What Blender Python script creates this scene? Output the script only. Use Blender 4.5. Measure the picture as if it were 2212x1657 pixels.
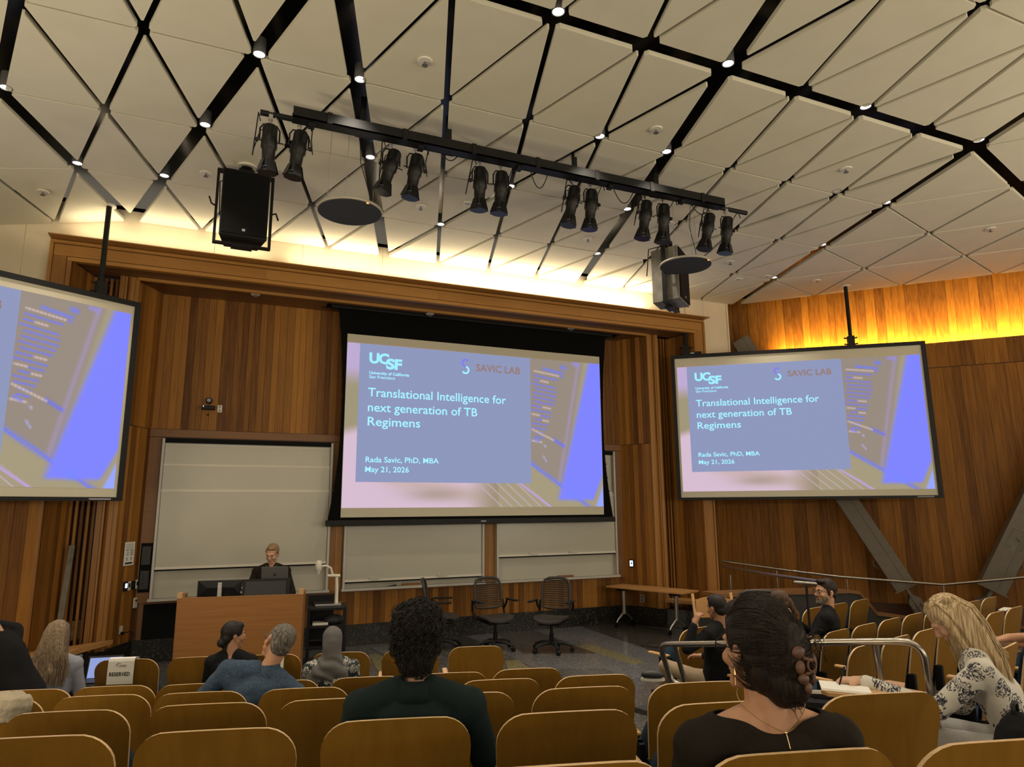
import bpy, bmesh, math, random
from mathutils import Vector as V, Matrix, noise, Quaternion
random.seed(11)
S = bpy.context.scene
for o in list(bpy.data.objects): bpy.data.objects.remove(o)
COL = S.collection
R = math.radians
# ---------------------------------------------------------------- camera
F = 1461.7
PITCH, YAW, ROLL = R(10.39), R(23.25), R(-0.373)
CAM = V((0, 0, 2.25))
fw = V((math.sin(YAW)*math.cos(PITCH), math.cos(YAW)*math.cos(PITCH), math.sin(PITCH)))
rt0 = V((math.cos(YAW), -math.sin(YAW), 0)); up0 = rt0.cross(fw)
rt = rt0*math.cos(ROLL) + up0*math.sin(ROLL); up = -rt0*math.sin(ROLL) + up0*math.cos(ROLL)
cd = bpy.data.cameras.new('camera'); cam = bpy.data.objects.new('camera', cd); COL.objects.link(cam)
cd.sensor_fit = 'HORIZONTAL'; cd.sensor_width = 36; cd.lens = 36*F/2212; cd.clip_start = .05; cd.clip_end = 200
M3 = Matrix((rt, up, -fw)).transposed()
cam.matrix_world = Matrix.Translation(CAM) @ M3.to_4x4()
S.camera = cam
def ray(x, y): return fw*F + rt*(x-1106) - up*(y-828.5)
def aY(x, y, Y): d = ray(x, y); return CAM + d*(Y/d.y)
def aZ(x, y, Z): d = ray(x, y); return CAM + d*((Z-CAM.z)/d.z)
def aD(x, y, D): return CAM + ray(x, y)*(D/F)
def aP(x, y, p, n): d = ray(x, y); return CAM + d*((V(p)-CAM).dot(n)/d.dot(n))
# ---------------------------------------------------------------- world, exposure
w = bpy.data.worlds.new('world'); S.world = w; w.use_nodes = True
bgn = w.node_tree.nodes['Background']; bgn.inputs[0].default_value = (1.0, .86, .66, 1); bgn.inputs[1].default_value = .85
S.view_settings.view_transform = 'Standard'; S.view_settings.look = 'None'
S.view_settings.exposure = 0.0; S.view_settings.gamma = 1.0; S.view_settings.use_curve_mapping = False
WARM = (1.0, .80, .52)
def area(name, loc, size, power, color=WARM, direction=(0, 0, -1), sy=None):
    l = bpy.data.lights.new(name, 'AREA'); l.energy = power; l.color = color
    if sy: l.shape = 'RECTANGLE'; l.size = size; l.size_y = sy
    else: l.size = size
    o = bpy.data.objects.new(name, l); COL.objects.link(o); o.location = loc
    o.rotation_euler = V(direction).to_track_quat('-Z', 'Y').to_euler()
    return o
# cove strip lying on top of the portal, washing the white wall and the ceiling
area('cove_or_fill_light', (5.4, 10.70, 6.07), 4.4, 62, (1, .84, .58), (0, -.12, 1), .10)
area('cove_or_fill_light', (2.0, 10.70, 6.07), 2.4, 20, (1, .84, .58), (0, -.12, 1), .10)
area('cove_or_fill_light', (-.8, 10.70, 6.07), 2.6, 13, (1, .84, .58), (0, -.12, 1), .10)
# unseen fill lamps added left, rear and right-rear to brighten the ceiling
for lc, dr, sx, sy, pw in (((-6.5, 3.5, 3.0), (.45, .1, 1), .4, 9, 360), ((3, -5.5, 3.2), (0, .5, 1), 13, .4, 560), ((11.5, -1, 3.2), (-.4, .3, 1), .4, 7, 350)):
    area('cove_or_fill_light', lc, sx, pw, (1, .86, .64), dr, sy)
# ---------------------------------------------------------------- materials
def lin(c): return tuple(((v/255)/12.92 if v/255 <= .04045 else ((v/255+.055)/1.055)**2.4) for v in c)
def newmat(name):
    m = bpy.data.materials.new(name); m.use_nodes = True; nt = m.node_tree
    return m, nt, nt.nodes['Principled BSDF']
def plain(name, col, rough=.6, metal=0, spec=.5, noise_amt=.0, scale=20, bump=0, coat=0):
    m, nt, b = newmat(name); N = nt.nodes; L = nt.links
    b.inputs['Base Color'].default_value = (*col, 1); b.inputs['Roughness'].default_value = rough
    b.inputs['Metallic'].default_value = metal; b.inputs['Specular IOR Level'].default_value = spec
    b.inputs['Coat Weight'].default_value = coat
    if noise_amt or bump:
        tc = N.new('ShaderNodeTexCoord'); nz = N.new('ShaderNodeTexNoise'); nz.inputs['Scale'].default_value = scale; nz.inputs['Detail'].default_value = 5
        L.new(tc.outputs['Object'], nz.inputs['Vector'])
        if noise_amt:
            mx = N.new('ShaderNodeMixRGB'); mx.blend_type = 'MULTIPLY'; mx.inputs[0].default_value = 1
            mr = N.new('ShaderNodeMapRange'); mr.inputs['From Min'].default_value = .3; mr.inputs['From Max'].default_value = .7
            mr.inputs['To Min'].default_value = 1-noise_amt; mr.inputs['To Max'].default_value = 1+noise_amt*.4
            L.new(nz.outputs['Fac'], mr.inputs['Value']); L.new(mr.outputs['Result'], mx.inputs[2]); mx.inputs[1].default_value = (*col, 1)
            L.new(mx.outputs[0], b.inputs['Base Color'])
        if bump:
            bp = N.new('ShaderNodeBump'); bp.inputs['Strength'].default_value = bump; bp.inputs['Distance'].default_value = .01
            L.new(nz.outputs['Fac'], bp.inputs['Height']); L.new(bp.outputs[0], b.inputs['Normal'])
    return m
def wood(name, dark, light, rough=.42, axis='Z', scale=1.0, vary=.85, streak=1.0, spec=.4, coat=0):
    m, nt, b = newmat(name); N = nt.nodes; L = nt.links
    tc = N.new('ShaderNodeTexCoord'); oi = N.new('ShaderNodeObjectInfo')
    mp = N.new('ShaderNodeMapping'); sc = [14*scale, 14*scale, 14*scale]; sc['XYZ'.index(axis)] = .55*scale
    mp.inputs['Scale'].default_value = sc
    off = N.new('ShaderNodeVectorMath'); off.operation = 'ADD'
    ml = N.new('ShaderNodeMath'); ml.operation = 'MULTIPLY'; ml.inputs[1].default_value = 37
    L.new(oi.outputs['Random'], ml.inputs[0]); L.new(tc.outputs['Object'], off.inputs[0]); L.new(ml.outputs[0], off.inputs[1])
    L.new(off.outputs[0], mp.inputs[0])
    nz = N.new('ShaderNodeTexNoise'); nz.inputs['Scale'].default_value = 3; nz.inputs['Detail'].default_value = 8; nz.inputs['Distortion'].default_value = .6
    L.new(mp.outputs[0], nz.inputs['Vector'])
    a = N.new('ShaderNodeMath'); a.operation = 'MULTIPLY_ADD'; a.inputs[1].default_value = vary
    s2 = N.new('ShaderNodeMapRange'); s2.inputs['From Min'].default_value = .25; s2.inputs['From Max'].default_value = .75
    s2.inputs['To Min'].default_value = -.22*streak + (1-vary)/2; s2.inputs['To Max'].default_value = .22*streak + (1-vary)/2
    L.new(nz.outputs['Fac'], s2.inputs['Value']); L.new(oi.outputs['Random'], a.inputs[0]); L.new(s2.outputs['Result'], a.inputs[2])
    cr = N.new('ShaderNodeValToRGB'); cr.color_ramp.elements[0].color = (*dark, 1); cr.color_ramp.elements[1].color = (*light, 1)
    L.new(a.outputs[0], cr.inputs[0]); L.new(cr.outputs[0], b.inputs['Base Color'])
    b.inputs['Roughness'].default_value = rough; b.inputs['Specular IOR Level'].default_value = spec; b.inputs['Coat Weight'].default_value = coat
    return m
def emit(name, col, strength=1.0, base=(.02, .02, .02)):
    m, nt, b = newmat(name); b.inputs['Base Color'].default_value = (*base, 1); b.inputs['Roughness'].default_value = .8
    b.inputs['Specular IOR Level'].default_value = .1
    b.inputs['Emission Color'].default_value = (*col, 1); b.inputs['Emission Strength'].default_value = strength
    return m
def speckle(name, base, dot, dot2, rough=.35, scale=90, coords='Object'):
    m, nt, b = newmat(name); N = nt.nodes; L = nt.links
    tc = N.new('ShaderNodeTexCoord'); vo = N.new('ShaderNodeTexVoronoi'); vo.inputs['Scale'].default_value = scale
    L.new(tc.outputs[coords], vo.inputs['Vector'])
    cr = N.new('ShaderNodeValToRGB'); e = cr.color_ramp.elements; cr.color_ramp.interpolation = 'CONSTANT'
    e[0].color = (*dot, 1); e[1].position = .09; e[1].color = (*base, 1)
    x = cr.color_ramp.elements.new(.90); x.color = (*dot2, 1)
    sp = N.new('ShaderNodeSeparateColor'); L.new(vo.outputs['Color'], sp.inputs[0]); L.new(sp.outputs[0], cr.inputs[0])
    L.new(cr.outputs[0], b.inputs['Base Color']); b.inputs['Roughness'].default_value = rough
    return m
M = {}
M['plank'] = wood('plank_wood', (.105, .037, .006), (.42, .185, .034), spec=.22, rough=.5)
M['plankr'] = wood('plank_wood_right', (.115, .040, .005), (.37, .150, .020), scale=.6, streak=1.5, spec=.2, rough=.5, vary=.6)
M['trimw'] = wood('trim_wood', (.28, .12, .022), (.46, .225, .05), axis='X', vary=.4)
M['trimz'] = wood('trim_wood_upright', (.22, .085, .014), (.42, .20, .04), axis='Z', vary=.5)
M['header'] = wood('header_wood', (.17, .072, .02), (.26, .115, .032), axis='X', vary=.2)
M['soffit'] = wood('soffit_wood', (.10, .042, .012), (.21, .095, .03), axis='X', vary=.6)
M['dwood'] = wood('dark_wood', (.05, .018, .006), (.12, .045, .016))
M['shell'] = wood('seat_shell_wood', (.205, .095, .011), (.32, .160, .020), rough=.42, axis='Z', scale=.45, vary=.3, streak=1.2, spec=.28)
M['edge'] = plain('ply_edge', (.80, .56, .30), .4, noise_amt=.15, scale=60)
M['maple'] = wood('armrest_maple', (.50, .27, .10), (.66, .40, .18), axis='Y', rough=.35, vary=.3)
M['navy'] = plain('navy_fabric', (.018, .035, .06), .95, spec=.2, noise_amt=.3, scale=300, bump=.3)
M['black'] = plain('black_metal', (.007, .007, .0075), .55, spec=.3)
M['blackm'] = plain('black_matte', (.006, .006, .006), .85, spec=.2)
M['rig'] = plain('black_rig_steel', (.010, .0095, .009), .5, noise_amt=.4, scale=4, spec=.22)
M['fix'] = plain('black_fixture', (.007, .0065, .006), .42, spec=.28)
M['screenb'] = plain('screen_black', (.004, .004, .0035), .9, spec=.1)
M['grille'] = plain('speaker_grille', (.004, .004, .004), .8, spec=.15, bump=.5, scale=400)
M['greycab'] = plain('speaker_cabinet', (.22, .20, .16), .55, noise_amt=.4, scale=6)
M['steel'] = plain('brushed_steel', (.42, .38, .33), .28, metal=1)
M['chrome'] = plain('satin_aluminium', (.55, .53, .50), .35, metal=.9)
M['alu'] = plain('aluminium_trim', (.50, .48, .44), .45, metal=.2)
M['board'] = plain('whiteboard', (.50, .48, .40), .28, spec=.5, noise_amt=.06, scale=1.2)
M['white'] = plain('white_plastic', (.72, .68, .58), .5)
M['paper'] = plain('paper', (.85, .82, .74), .7)
M['ink'] = plain('black_ink', (.01, .01, .01), .7)
M['greyink'] = plain('grey_ink', (.30, .30, .32), .7)
M['cwall'] = plain('cream_wall_panel', (.70, .60, .43), .75, noise_amt=.04, scale=2)
M['cpanel'] = plain('ceiling_panel', (.69, .65, .50), .8, noise_amt=.04, scale=3)
M['cvoid'] = plain('black_ceiling_void', (.004, .0035, .003), .25, spec=.6)
M['browns'] = plain('steel_paint', (.16, .135, .10), .5, noise_amt=.1, scale=8)
M['base'] = speckle('dark_terrazzo_base', (.014, .0135, .012), (.10, .095, .08), (.035, .034, .03), .3, 60)
M['fl1'] = speckle('floor_grey', (.085, .083, .076), (.17, .165, .15), (.04, .04, .037), .22, 55)
M['fl2'] = speckle('floor_light_grey', (.115, .118, .118), (.21, .21, .20), (.07, .07, .066), .22, 55)
M['fl3'] = speckle('floor_dark', (.045, .040, .033), (.11, .10, .085), (.025, .025, .022), .22, 55)
M['fl4'] = speckle('floor_yellow', (.165, .15, .07), (.25, .23, .14), (.10, .09, .05), .25, 55)
M['tier'] = plain('tier_carpet', (.045, .043, .038), .95, noise_amt=.4, scale=60)
M['disc'] = plain('acoustic_disc_grey', (.055, .058, .064), .9, spec=.15)
M['discr'] = plain('acoustic_disc_rim', (.42, .38, .30), .6)
M['oak'] = wood('oak_veneer', (.27, .11, .026), (.40, .18, .05), axis='X', scale=.8, vary=.2, streak=1.4)
M['beech'] = wood('beech_table', (.42, .21, .07), (.55, .29, .10), axis='Y', scale=.6, vary=.2)
M['lamp'] = emit('downlight_glow', (1, .97, .92), 9)
M['led'] = emit('small_led', (.6, .75, 1), 2.5)
M['amber'] = emit('amber_led', (1, .35, .08), 2)
M['strip'] = emit('cove_strip_glow', (1, .62, .16), 10)
M['darkgrey'] = plain('dark_grey_plastic', (.02, .02, .021), .5)
M['midgrey'] = plain('graphite_metal', (.13, .13, .13), .45, metal=.1)
M['chairp'] = plain('chair_plastic_brown_grey', (.040, .034, .028), .5)
M['gold'] = plain('gold_jewellery', (.8, .55, .25), .3, metal=1)
M['silver'] = plain('silver', (.8, .8, .8), .25, metal=1)
# ---------------------------------------------------------------- mesh building
MATS = {}
class MB:
    def __init__(s): s.v = []; s.f = []; s.m = []
    def add(s, vs, fs, mi=0):
        n = len(s.v); s.v += [V(q) for q in vs]; s.f += [tuple(i+n for i in f) for f in fs]; s.m += [mi]*len(fs); return s
    def box(s, lo, hi, mi=0):
        x0, y0, z0 = lo; x1, y1, z1 = hi
        return s.add([(x0, y0, z0), (x1, y0, z0), (x1, y1, z0), (x0, y1, z0), (x0, y0, z1), (x1, y0, z1), (x1, y1, z1), (x0, y1, z1)],
                     [(0, 3, 2, 1), (4, 5, 6, 7), (0, 1, 5, 4), (1, 2, 6, 5), (2, 3, 7, 6), (3, 0, 4, 7)], mi)
    def obox(s, c, ax, ay, az, mi=0):   # centre + three half axes
        c, ax, ay, az = V(c), V(ax), V(ay), V(az)
        vs = [c+sx*ax+sy*ay+sz*az for sz in (-1, 1) for sx, sy in ((-1, -1), (1, -1), (1, 1), (-1, 1))]
        return s.add(vs, [(0, 3, 2, 1), (4, 5, 6, 7), (0, 1, 5, 4), (1, 2, 6, 5), (2, 3, 7, 6), (3, 0, 4, 7)], mi)
    def slab(s, pts, off, mi=0, mi_side=None):   # polygon extruded by the vector off
        n = len(pts); off = V(off); a = [V(p) for p in pts]; b = [p+off for p in a]
        s.add(a+b, [tuple(range(n-1, -1, -1)), tuple(range(n, 2*n))], mi)
        s.add(a+b, [(i, (i+1) % n, n+(i+1) % n, n+i) for i in range(n)], mi if mi_side is None else mi_side); return s
    def tube(s, pts, r, n=8, mi=0, closed=False, cap=True):
        pts = [V(p) for p in pts]; k = len(pts); rs = r if isinstance(r, (list, tuple)) else [r]*k
        ref = None; rings = []
        for i, p in enumerate(pts):
            if closed: t = (pts[(i+1) % k]-pts[i-1])
            else: t = pts[min(i+1, k-1)]-pts[max(i-1, 0)]
            t = t.normalized() if t.length > 1e-9 else V((0, 0, 1))
            if ref is None: ref = t.orthogonal().normalized()
            ref = (ref - t*ref.dot(t)); ref = ref.normalized() if ref.length > 1e-6 else t.orthogonal().normalized()
            bt = t.cross(ref)
            rings.append([p+(ref*math.cos(2*math.pi*j/n)+bt*math.sin(2*math.pi*j/n))*rs[i] for j in range(n)])
        vs = [q for rg in rings for q in rg]; fs = []
        for i in range(k if closed else k-1):
            for j in range(n):
                a = i*n+j; b2 = i*n+(j+1) % n; c = ((i+1) % k)*n+(j+1) % n; d = ((i+1) % k)*n+j; fs.append((a, b2, c, d))
        if cap and not closed: fs += [tuple(range(n-1, -1, -1)), tuple(range((k-1)*n, k*n))]
        return s.add(vs, fs, mi)
    def cyl(s, p0, p1, r0, r1=None, n=16, mi=0): return s.tube([p0, p1], [r0, r0 if r1 is None else r1], n, mi)
    def lathe(s, c, prof, n=24, axis=(0, 0, 1), mi=0):
        c = V(c); q = V((0, 0, 1)).rotation_difference(V(axis)); vs = []; fs = []; k = len(prof)
        for (r, z) in prof:
            for j in range(n):
                a = 2*math.pi*j/n; vs.append(c+q @ V((r*math.cos(a), r*math.sin(a), z)))
        for i in range(k-1):
            for j in range(n): fs.append((i*n+j, i*n+(j+1) % n, (i+1)*n+(j+1) % n, (i+1)*n+j))
        fs += [tuple(range(n-1, -1, -1)), tuple(range((k-1)*n, k*n))]
        return s.add(vs, fs, mi)
    def ell(s, c, r, rot=None, n=16, k=10, mi=0):
        c = V(c); vs = []; fs = []
        for i in range(k+1):
            ph = math.pi*i/k
            for j in range(n):
                a = 2*math.pi*j/n; q = V((r[0]*math.sin(ph)*math.cos(a), r[1]*math.sin(ph)*math.sin(a), -r[2]*math.cos(ph)))
                vs.append(c+(rot @ q if rot else q))
        for i in range(k):
            for j in range(n): fs.append((i*n+j, i*n+(j+1) % n, (i+1)*n+(j+1) % n, (i+1)*n+j))
        return s.add(vs, fs, mi)
    def caps(s, p0, p1, r0, r1, n=14):
        p0, p1 = V(p0), V(p1); d = p1-p0; L = d.length; t = d/L if L > 1e-6 else V((0, 0, 1))
        pts = []; rs = []
        for a in (-80, -55, -25, 0): pts.append(p0+t*r0*math.sin(R(a))); rs.append(r0*math.cos(R(a)))
        for a in (0, 25, 55, 80): pts.append(p1+t*r1*math.sin(R(a))); rs.append(r1*math.cos(R(a)))
        return s.tube(pts, rs, n)
    def ringloft(s, rings, n=20):   # rings: (centre, rx, ry [, rotz])
        vs = []; fs = []
        for rg in rings:
            c = V(rg[0]); a0 = rg[3] if len(rg) > 3 else 0
            for j in range(n):
                a = 2*math.pi*j/n; x = rg[1]*math.cos(a); y = rg[2]*math.sin(a)
                vs.append(c+V((x*math.cos(a0)-y*math.sin(a0), x*math.sin(a0)+y*math.cos(a0), 0)))
        for i in range(len(rings)-1):
            for j in range(n): fs.append((i*n+j, i*n+(j+1) % n, (i+1)*n+(j+1) % n, (i+1)*n+j))
        fs += [tuple(range(n-1, -1, -1)), tuple(range((len(rings)-1)*n, len(rings)*n))]
        return s.add(vs, fs)
    def xf(s, mat): s.v = [mat @ q for q in s.v]; return s
    def mesh(s, name, mats, smooth=False):
        me = bpy.data.meshes.new(name); me.from_pydata([tuple(q) for q in s.v], [], s.f)
        for m in (mats if isinstance(mats, (list, tuple)) else [mats]): me.materials.append(m)
        if len(me.materials) > 1: me.polygons.foreach_set('material_index', s.m)
        me.update()
        if smooth: me.polygons.foreach_set('use_smooth', [True]*len(me.polygons))
        return me
    def build(s, name, mats, parent=None, smooth=False, world=False, bevel=0):
        if world and parent: s.xf(PM[parent.name].inverted())
        o = bpy.data.objects.new(name, s.mesh(name, mats, smooth)); COL.objects.link(o)
        if parent: o.parent = parent
        PM[o.name] = PM[parent.name].copy() if parent else Matrix.Identity(4)
        if smooth == 'auto':
            md = o.modifiers.new('sm', 'EDGE_SPLIT'); md.split_angle = R(38)
        if bevel:
            md = o.modifiers.new('bv', 'BEVEL'); md.width = bevel; md.segments = 2; md.limit_method = 'ANGLE'
        return o
PM = {}
def tag(o, label, cat, group=None):
    o['label'] = label; o['category'] = cat
    if group: o['group'] = group
    return o
def thing(name, label, cat, loc=(0, 0, 0), rotz=0, group=None):
    o = bpy.data.objects.new(name, None); COL.objects.link(o); o.location = loc; o.rotation_euler = (0, 0, rotz); o.empty_display_size = .1
    PM[o.name] = Matrix.Translation(V(loc)) @ Matrix.Rotation(rotz, 4, 'Z')
    return tag(o, label, cat, group)
def struct(o, label=None):
    o['kind'] = 'structure'
    if label: o['label'] = label
    return o
def dup(o, parent=None):
    c = o.copy(); COL.objects.link(c)
    if parent: c.parent = parent
    for ch in KIDS(o): dup(ch, c)
    return c
def KIDS(o): return [x for x in bpy.data.objects if x.parent == o]
def place(c, loc, rotz): c.location = loc; c.rotation_euler = (0, 0, rotz); PM[c.name] = Matrix.Translation(V(loc)) @ Matrix.Rotation(rotz, 4, 'Z')
def text_mesh(txt, size, mat, name='lettering', bold=0, align='LEFT', space=1.0):
    cu = bpy.data.curves.new(name, 'FONT'); cu.body = txt; cu.size = size; cu.align_x = align; cu.space_character = space
    cu.offset = bold; cu.resolution_u = 3
    o = bpy.data.objects.new(name, cu); COL.objects.link(o); bpy.context.view_layer.update()
    me = bpy.data.meshes.new_from_object(o.evaluated_get(bpy.context.evaluated_depsgraph_get())); bpy.data.objects.remove(o)
    me.materials.clear(); me.materials.append(mat); return me
def put(me, name, parent, mat4, fit=None):
    xs = [v.co.x for v in me.vertices]
    if fit and xs: k = fit/(max(xs)-min(xs)); me.transform(Matrix.Diagonal((k, 1, 1, 1)))
    xs = [v.co.x for v in me.vertices]
    me.transform(mat4 @ Matrix.Translation((-min(xs), 0, 0))); o = bpy.data.objects.new(name, me); COL.objects.link(o); o.parent = parent; o['kind'] = 'stuff'; return o
def catenary(a, b, sag, n=10):
    a, b = V(a), V(b); return [a.lerp(b, t/n)-V((0, 0, sag*4*(t/n)*(1-t/n))) for t in range(n+1)]
# ================================================================ SETTING
XC = 3.275; YW = 12.06
def plankrun(parent, p0, p1, z0, z1, n, thick=.02, wmin=.085, wmax=.125, mat=None, gap=.004, name='plank', lean=None, clip=None):
    """separate upright boards from p0 to p1 (plan points); n = outward normal; lean(z) shifts a point"""
    p0, p1, n = V((p0[0], p0[1], 0)), V((p1[0], p1[1], 0)), V(n); L = (p1-p0).length; d = (p1-p0)/L; t = 0
    while t < L-.01:
        wd = random.uniform(wmin, wmax)
        if L-(t+wd) < wmin*.6: wd = L-t
        pr = thick*random.uniform(.75, 1.1)
        a = p0+d*(t+gap/2); b = p0+d*(t+wd-gap/2); t += wd
        mb = MB(); za, zb = (z0, z1) if not callable(z0) else (z0(a), z1(a))
        if callable(z1): zb = z1(a)
        lo = [a, b, b+n*pr, a+n*pr]
        f = lean or (lambda q, z: V((q.x, q.y, z)))
        vs = [f(q, za) for q in lo]+[f(q, zb) for q in lo]
        mb.add(vs, [(0, 3, 2, 1), (4, 5, 6, 7), (0, 1, 5, 4), (1, 2, 6, 5), (2, 3, 7, 6), (3, 0, 4, 7)])
        mb.build(name, mat or M['plank'], parent)
# ---- stage floor with inlaid terrazzo bands
def poly(z, pts, mi, mb): mb.add([(x, y, z) for x, y in pts], [tuple(range(len(pts)))], mi)
fb = MB(); fb.box((-9, -6, -.3), (20, 16, -.004), 0)
fl = struct(fb.build('floor', [M['fl1']]), 'grey speckled terrazzo floor with lighter, darker and yellow bands')
def px_poly(ps, z): return [tuple(aZ(x, y, z)[:2]) for x, y in ps]
bands = [([(1000, 1372), (1120, 1360), (1330, 1445), (1160, 1445)], 'fl2'), ([(1130, 1360), (1250, 1352), (1480, 1430), (1360, 1470)], 'fl2'),
         ([(1070, 1366), (1150, 1359), (1290, 1412), (1130, 1412)], 'fl3'), ([(1250, 1350), (1350, 1345), (1620, 1400), (1480, 1432)], 'fl3'),
         ([(1240, 1395), (1275, 1392), (1395, 1430), (1368, 1436)], 'fl4'), ([(1090, 1428), (1120, 1426), (1145, 1445), (1100, 1450)], 'fl4'),
         ([(960, 1376), (1000, 1372), (1070, 1400), (1000, 1412)], 'fl3'), ([(800, 1400), (850, 1392), (960, 1420), (900, 1450)], 'fl2'),
         ([(795, 1415), (815, 1412), (870, 1450), (830, 1470)], 'fl4')]
for i, (ps, mm) in enumerate(bands):
    mb = MB(); q = px_poly(ps, 0.0); mb.slab([(x, y, -.02) for x, y in q], (0, 0, .02+.0004*(i+1))); mb.build('floor_band', M[mm], fl)
# dark base around the stage
ang = R(-63)
WR0, WR1 = (7.6, YW), (7.88, 11.31); WL0, WL1 = (-1.05, YW), (-1.33, 11.31)
def nrm(p0, p1, side): d = V((p1[0]-p0[0], p1[1]-p0[1], 0)).normalized(); return V((-d.y, d.x, 0))*side
nR = nrm(WR0, (8.02, 11.1), -1); nL = V((-nR.x, nR.y, 0))
mb = MB(); mb.box((-1.05, YW-.05, 0), (7.6, YW+.1, .33)); struct(mb.build('baseboard_front', M['base']), 'tall dark speckled base under the front wall')
# right splay of the base goes on under the bench
BR = [(7.58, YW-.02), (7.97, 11.16), (9.3, 9.55)]
mb = MB()
for a, b in zip(BR[:-1], BR[1:]):
    n = nrm(a, b, 1); mb.slab([(a[0], a[1], 0), (b[0], b[1], 0), (b[0]+n.x*.1, b[1]+n.y*.1, 0), (a[0]+n.x*.1, a[1]+n.y*.1, 0)], (0, 0, .33))
struct(mb.build('baseboard_right', M['base']), 'dark speckled base under the right return of the stage wall')
BL = [(-1.03, YW-.02), (-1.42, 11.16), (-2.1, 10.3), (-2.6, 8.6)]
mb = MB()
for a, b in zip(BL[:-1], BL[1:]):
    n = nrm(a, b, -1); mb.slab([(a[0], a[1], 0), (b[0], b[1], 0), (b[0]+n.x*.1, b[1]+n.y*.1, 0), (a[0]+n.x*.1, a[1]+n.y*.1, 0)], (0, 0, .33))
struct(mb.build('baseboard_left', M['base']), 'dark speckled base under the left return of the stage wall')
# ---- front wall
mb = MB(); mb.box((-1.4, YW, 0), (8.0, YW+.2, 6.0)); wf = struct(mb.build('wall_front', M['dwood']), 'back wall of the stage niche clad in upright cedar boards')
nF = V((0, -1, 0))
plankrun(wf, (-1.05, YW), (7.6, YW), 3.52, 5.76, nF)
plankrun(wf, (1.78, YW), (7.6, YW), .33, .86, nF)
for a, b in ((1.77, 2.0), (4.55, 4.8)): plankrun(wf, (a, YW), (b, YW), .87, 3.38, nF, thick=.035, wmin=.1, wmax=.12, mat=M['trimz'])
for a, b, z0 in ((-1.05, -.87, .87), (7.41, 7.6, .87)): plankrun(wf, (a, YW), (b, YW), z0, 3.38, nF, thick=.05, wmin=.17, wmax=.2, mat=M['header'])
mb = MB(); mb.box((-1.05, YW-.05, 3.39), (7.6, YW, 3.51)); mb.build('header_rail', M['header'], wf)
mb = MB(); mb.box((-1.05, YW-.04, .86), (7.6, YW, .90)); mb.build('sill_rail', M['header'], wf)
# speaker grille panel low on the left
mb = MB(); mb.box((-1.0, YW-.035, .22), (-.06, YW, .90)); mb.box((-1.0, YW-.036, .22), (-.06, YW, .24)); mb.build('grille_frame', M['header'], wf)
mb = MB(); mb.box((-.93, YW-.045, .30), (-.1, YW-.03, .84)); g = mb.build('grille_cloth', M['blackm'], wf)
mb = MB(); mb.box((-.06, YW-.02, .33), (1.78, YW, .86)); mb.build('lower_panel', M['header'], wf)
mb = MB(); mb.box((-1.03, YW-.045, 1.02), (-.87, YW-.049-.02, 1.75)); mb.build('socket_recess', M['blackm'], wf)
for k in range(2):
    mb = MB(); z = 1.07+k*.36
    mb.box((-1.01, YW-.10, z), (-.89, YW-.05, z+.27)); 
    for q in range(7): mb.box((-1.0, YW-.115, z+.03+q*.033), (-.96, YW-.10, z+.048+q*.033)); mb.box((-.94, YW-.115, z+.03+q*.033), (-.9, YW-.10, z+.048+q*.033))
    mb.build('socket_rack', M['darkgrey'], wf)
# ---- splayed wings
for nm, p0, p1, n, lab in (('wall_wing_right', WR0, (8.0, 11.31-.02), nR, 'right splayed wing wall of the stage niche'), ('wall_wing_left', WL0, (-1.45, 11.29), nL, 'left splayed wing wall of the stage niche')):
    s = 1 if nm.endswith('right') else -1
    n = nrm(p0, p1, -1 if s > 0 else 1)
    mb = MB(); a = V((*p0, 0)); b = V((*p1, 0)); mb.slab([a, b, b-n*.15, a-n*.15], (0, 0, 5.76)); wg = struct(mb.build(nm, M['dwood']), lab)
    plankrun(wg, p0, p1, .33, 3.5, n, wmin=.06, wmax=.12); plankrun(wg, p0, p1, 3.51, 5.76, n, wmin=.06, wmax=.12)
    # flat frame, slatted recess, jamb
    X = lambda x: XC+s*(x-XC)
    FR = struct(MB().box((min(X(7.92), X(8.13)), 11.32, 0), (max(X(7.92), X(8.13)), 11.5, 5.76)).build('trim_%d' % (2 if s > 0 else 3), M['dwood']), 'flat upright frame beside the slatted recess, stage %s' % ('right' if s > 0 else 'left'))
    for x0, x1, dy in ((7.86, 7.91, .0), (7.915, 8.05, .012), (8.055, 8.12, 0)):
        mb = MB(); mb.box((min(X(x0), X(x1)), 11.29+dy, .33), (max(X(x0), X(x1)), 11.33, 5.75)); mb.build('board', M['trimz'], FR)
    RC = struct(MB().box((min(X(8.12), X(8.6)), 11.62, 0), (max(X(8.12), X(8.6)), 11.8, 5.74)).build('wall_recess_%s' % ('right' if s > 0 else 'left'), M['dwood']), 'dark recess with upright slats')
    for q in range(5):
        x = 8.16+q*.072; mb = MB(); mb.box((min(X(x), X(x+.034)), 11.46, .33), (max(X(x), X(x+.034)), 11.62, 5.72)); mb.build('slat', M['plank'], RC)
    j0 = (X(8.66), 10.86); j1 = (X(8.5), 11.46); n = nrm(j0, j1, 1 if s > 0 else -1)
    mb = MB(); a = V((*j0, 0)); b = V((*j1, 0)); mb.slab([a, b, b-n*.1, a-n*.1], (0, 0, 5.73)); JB = struct(mb.build('wall_jamb_%s' % ('right' if s > 0 else 'left'), M['dwood']), 'splayed wooden jamb of the big portal')
    plankrun(JB, j0, j1, .33, 5.72, n, wmin=.09, wmax=.16)
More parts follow.
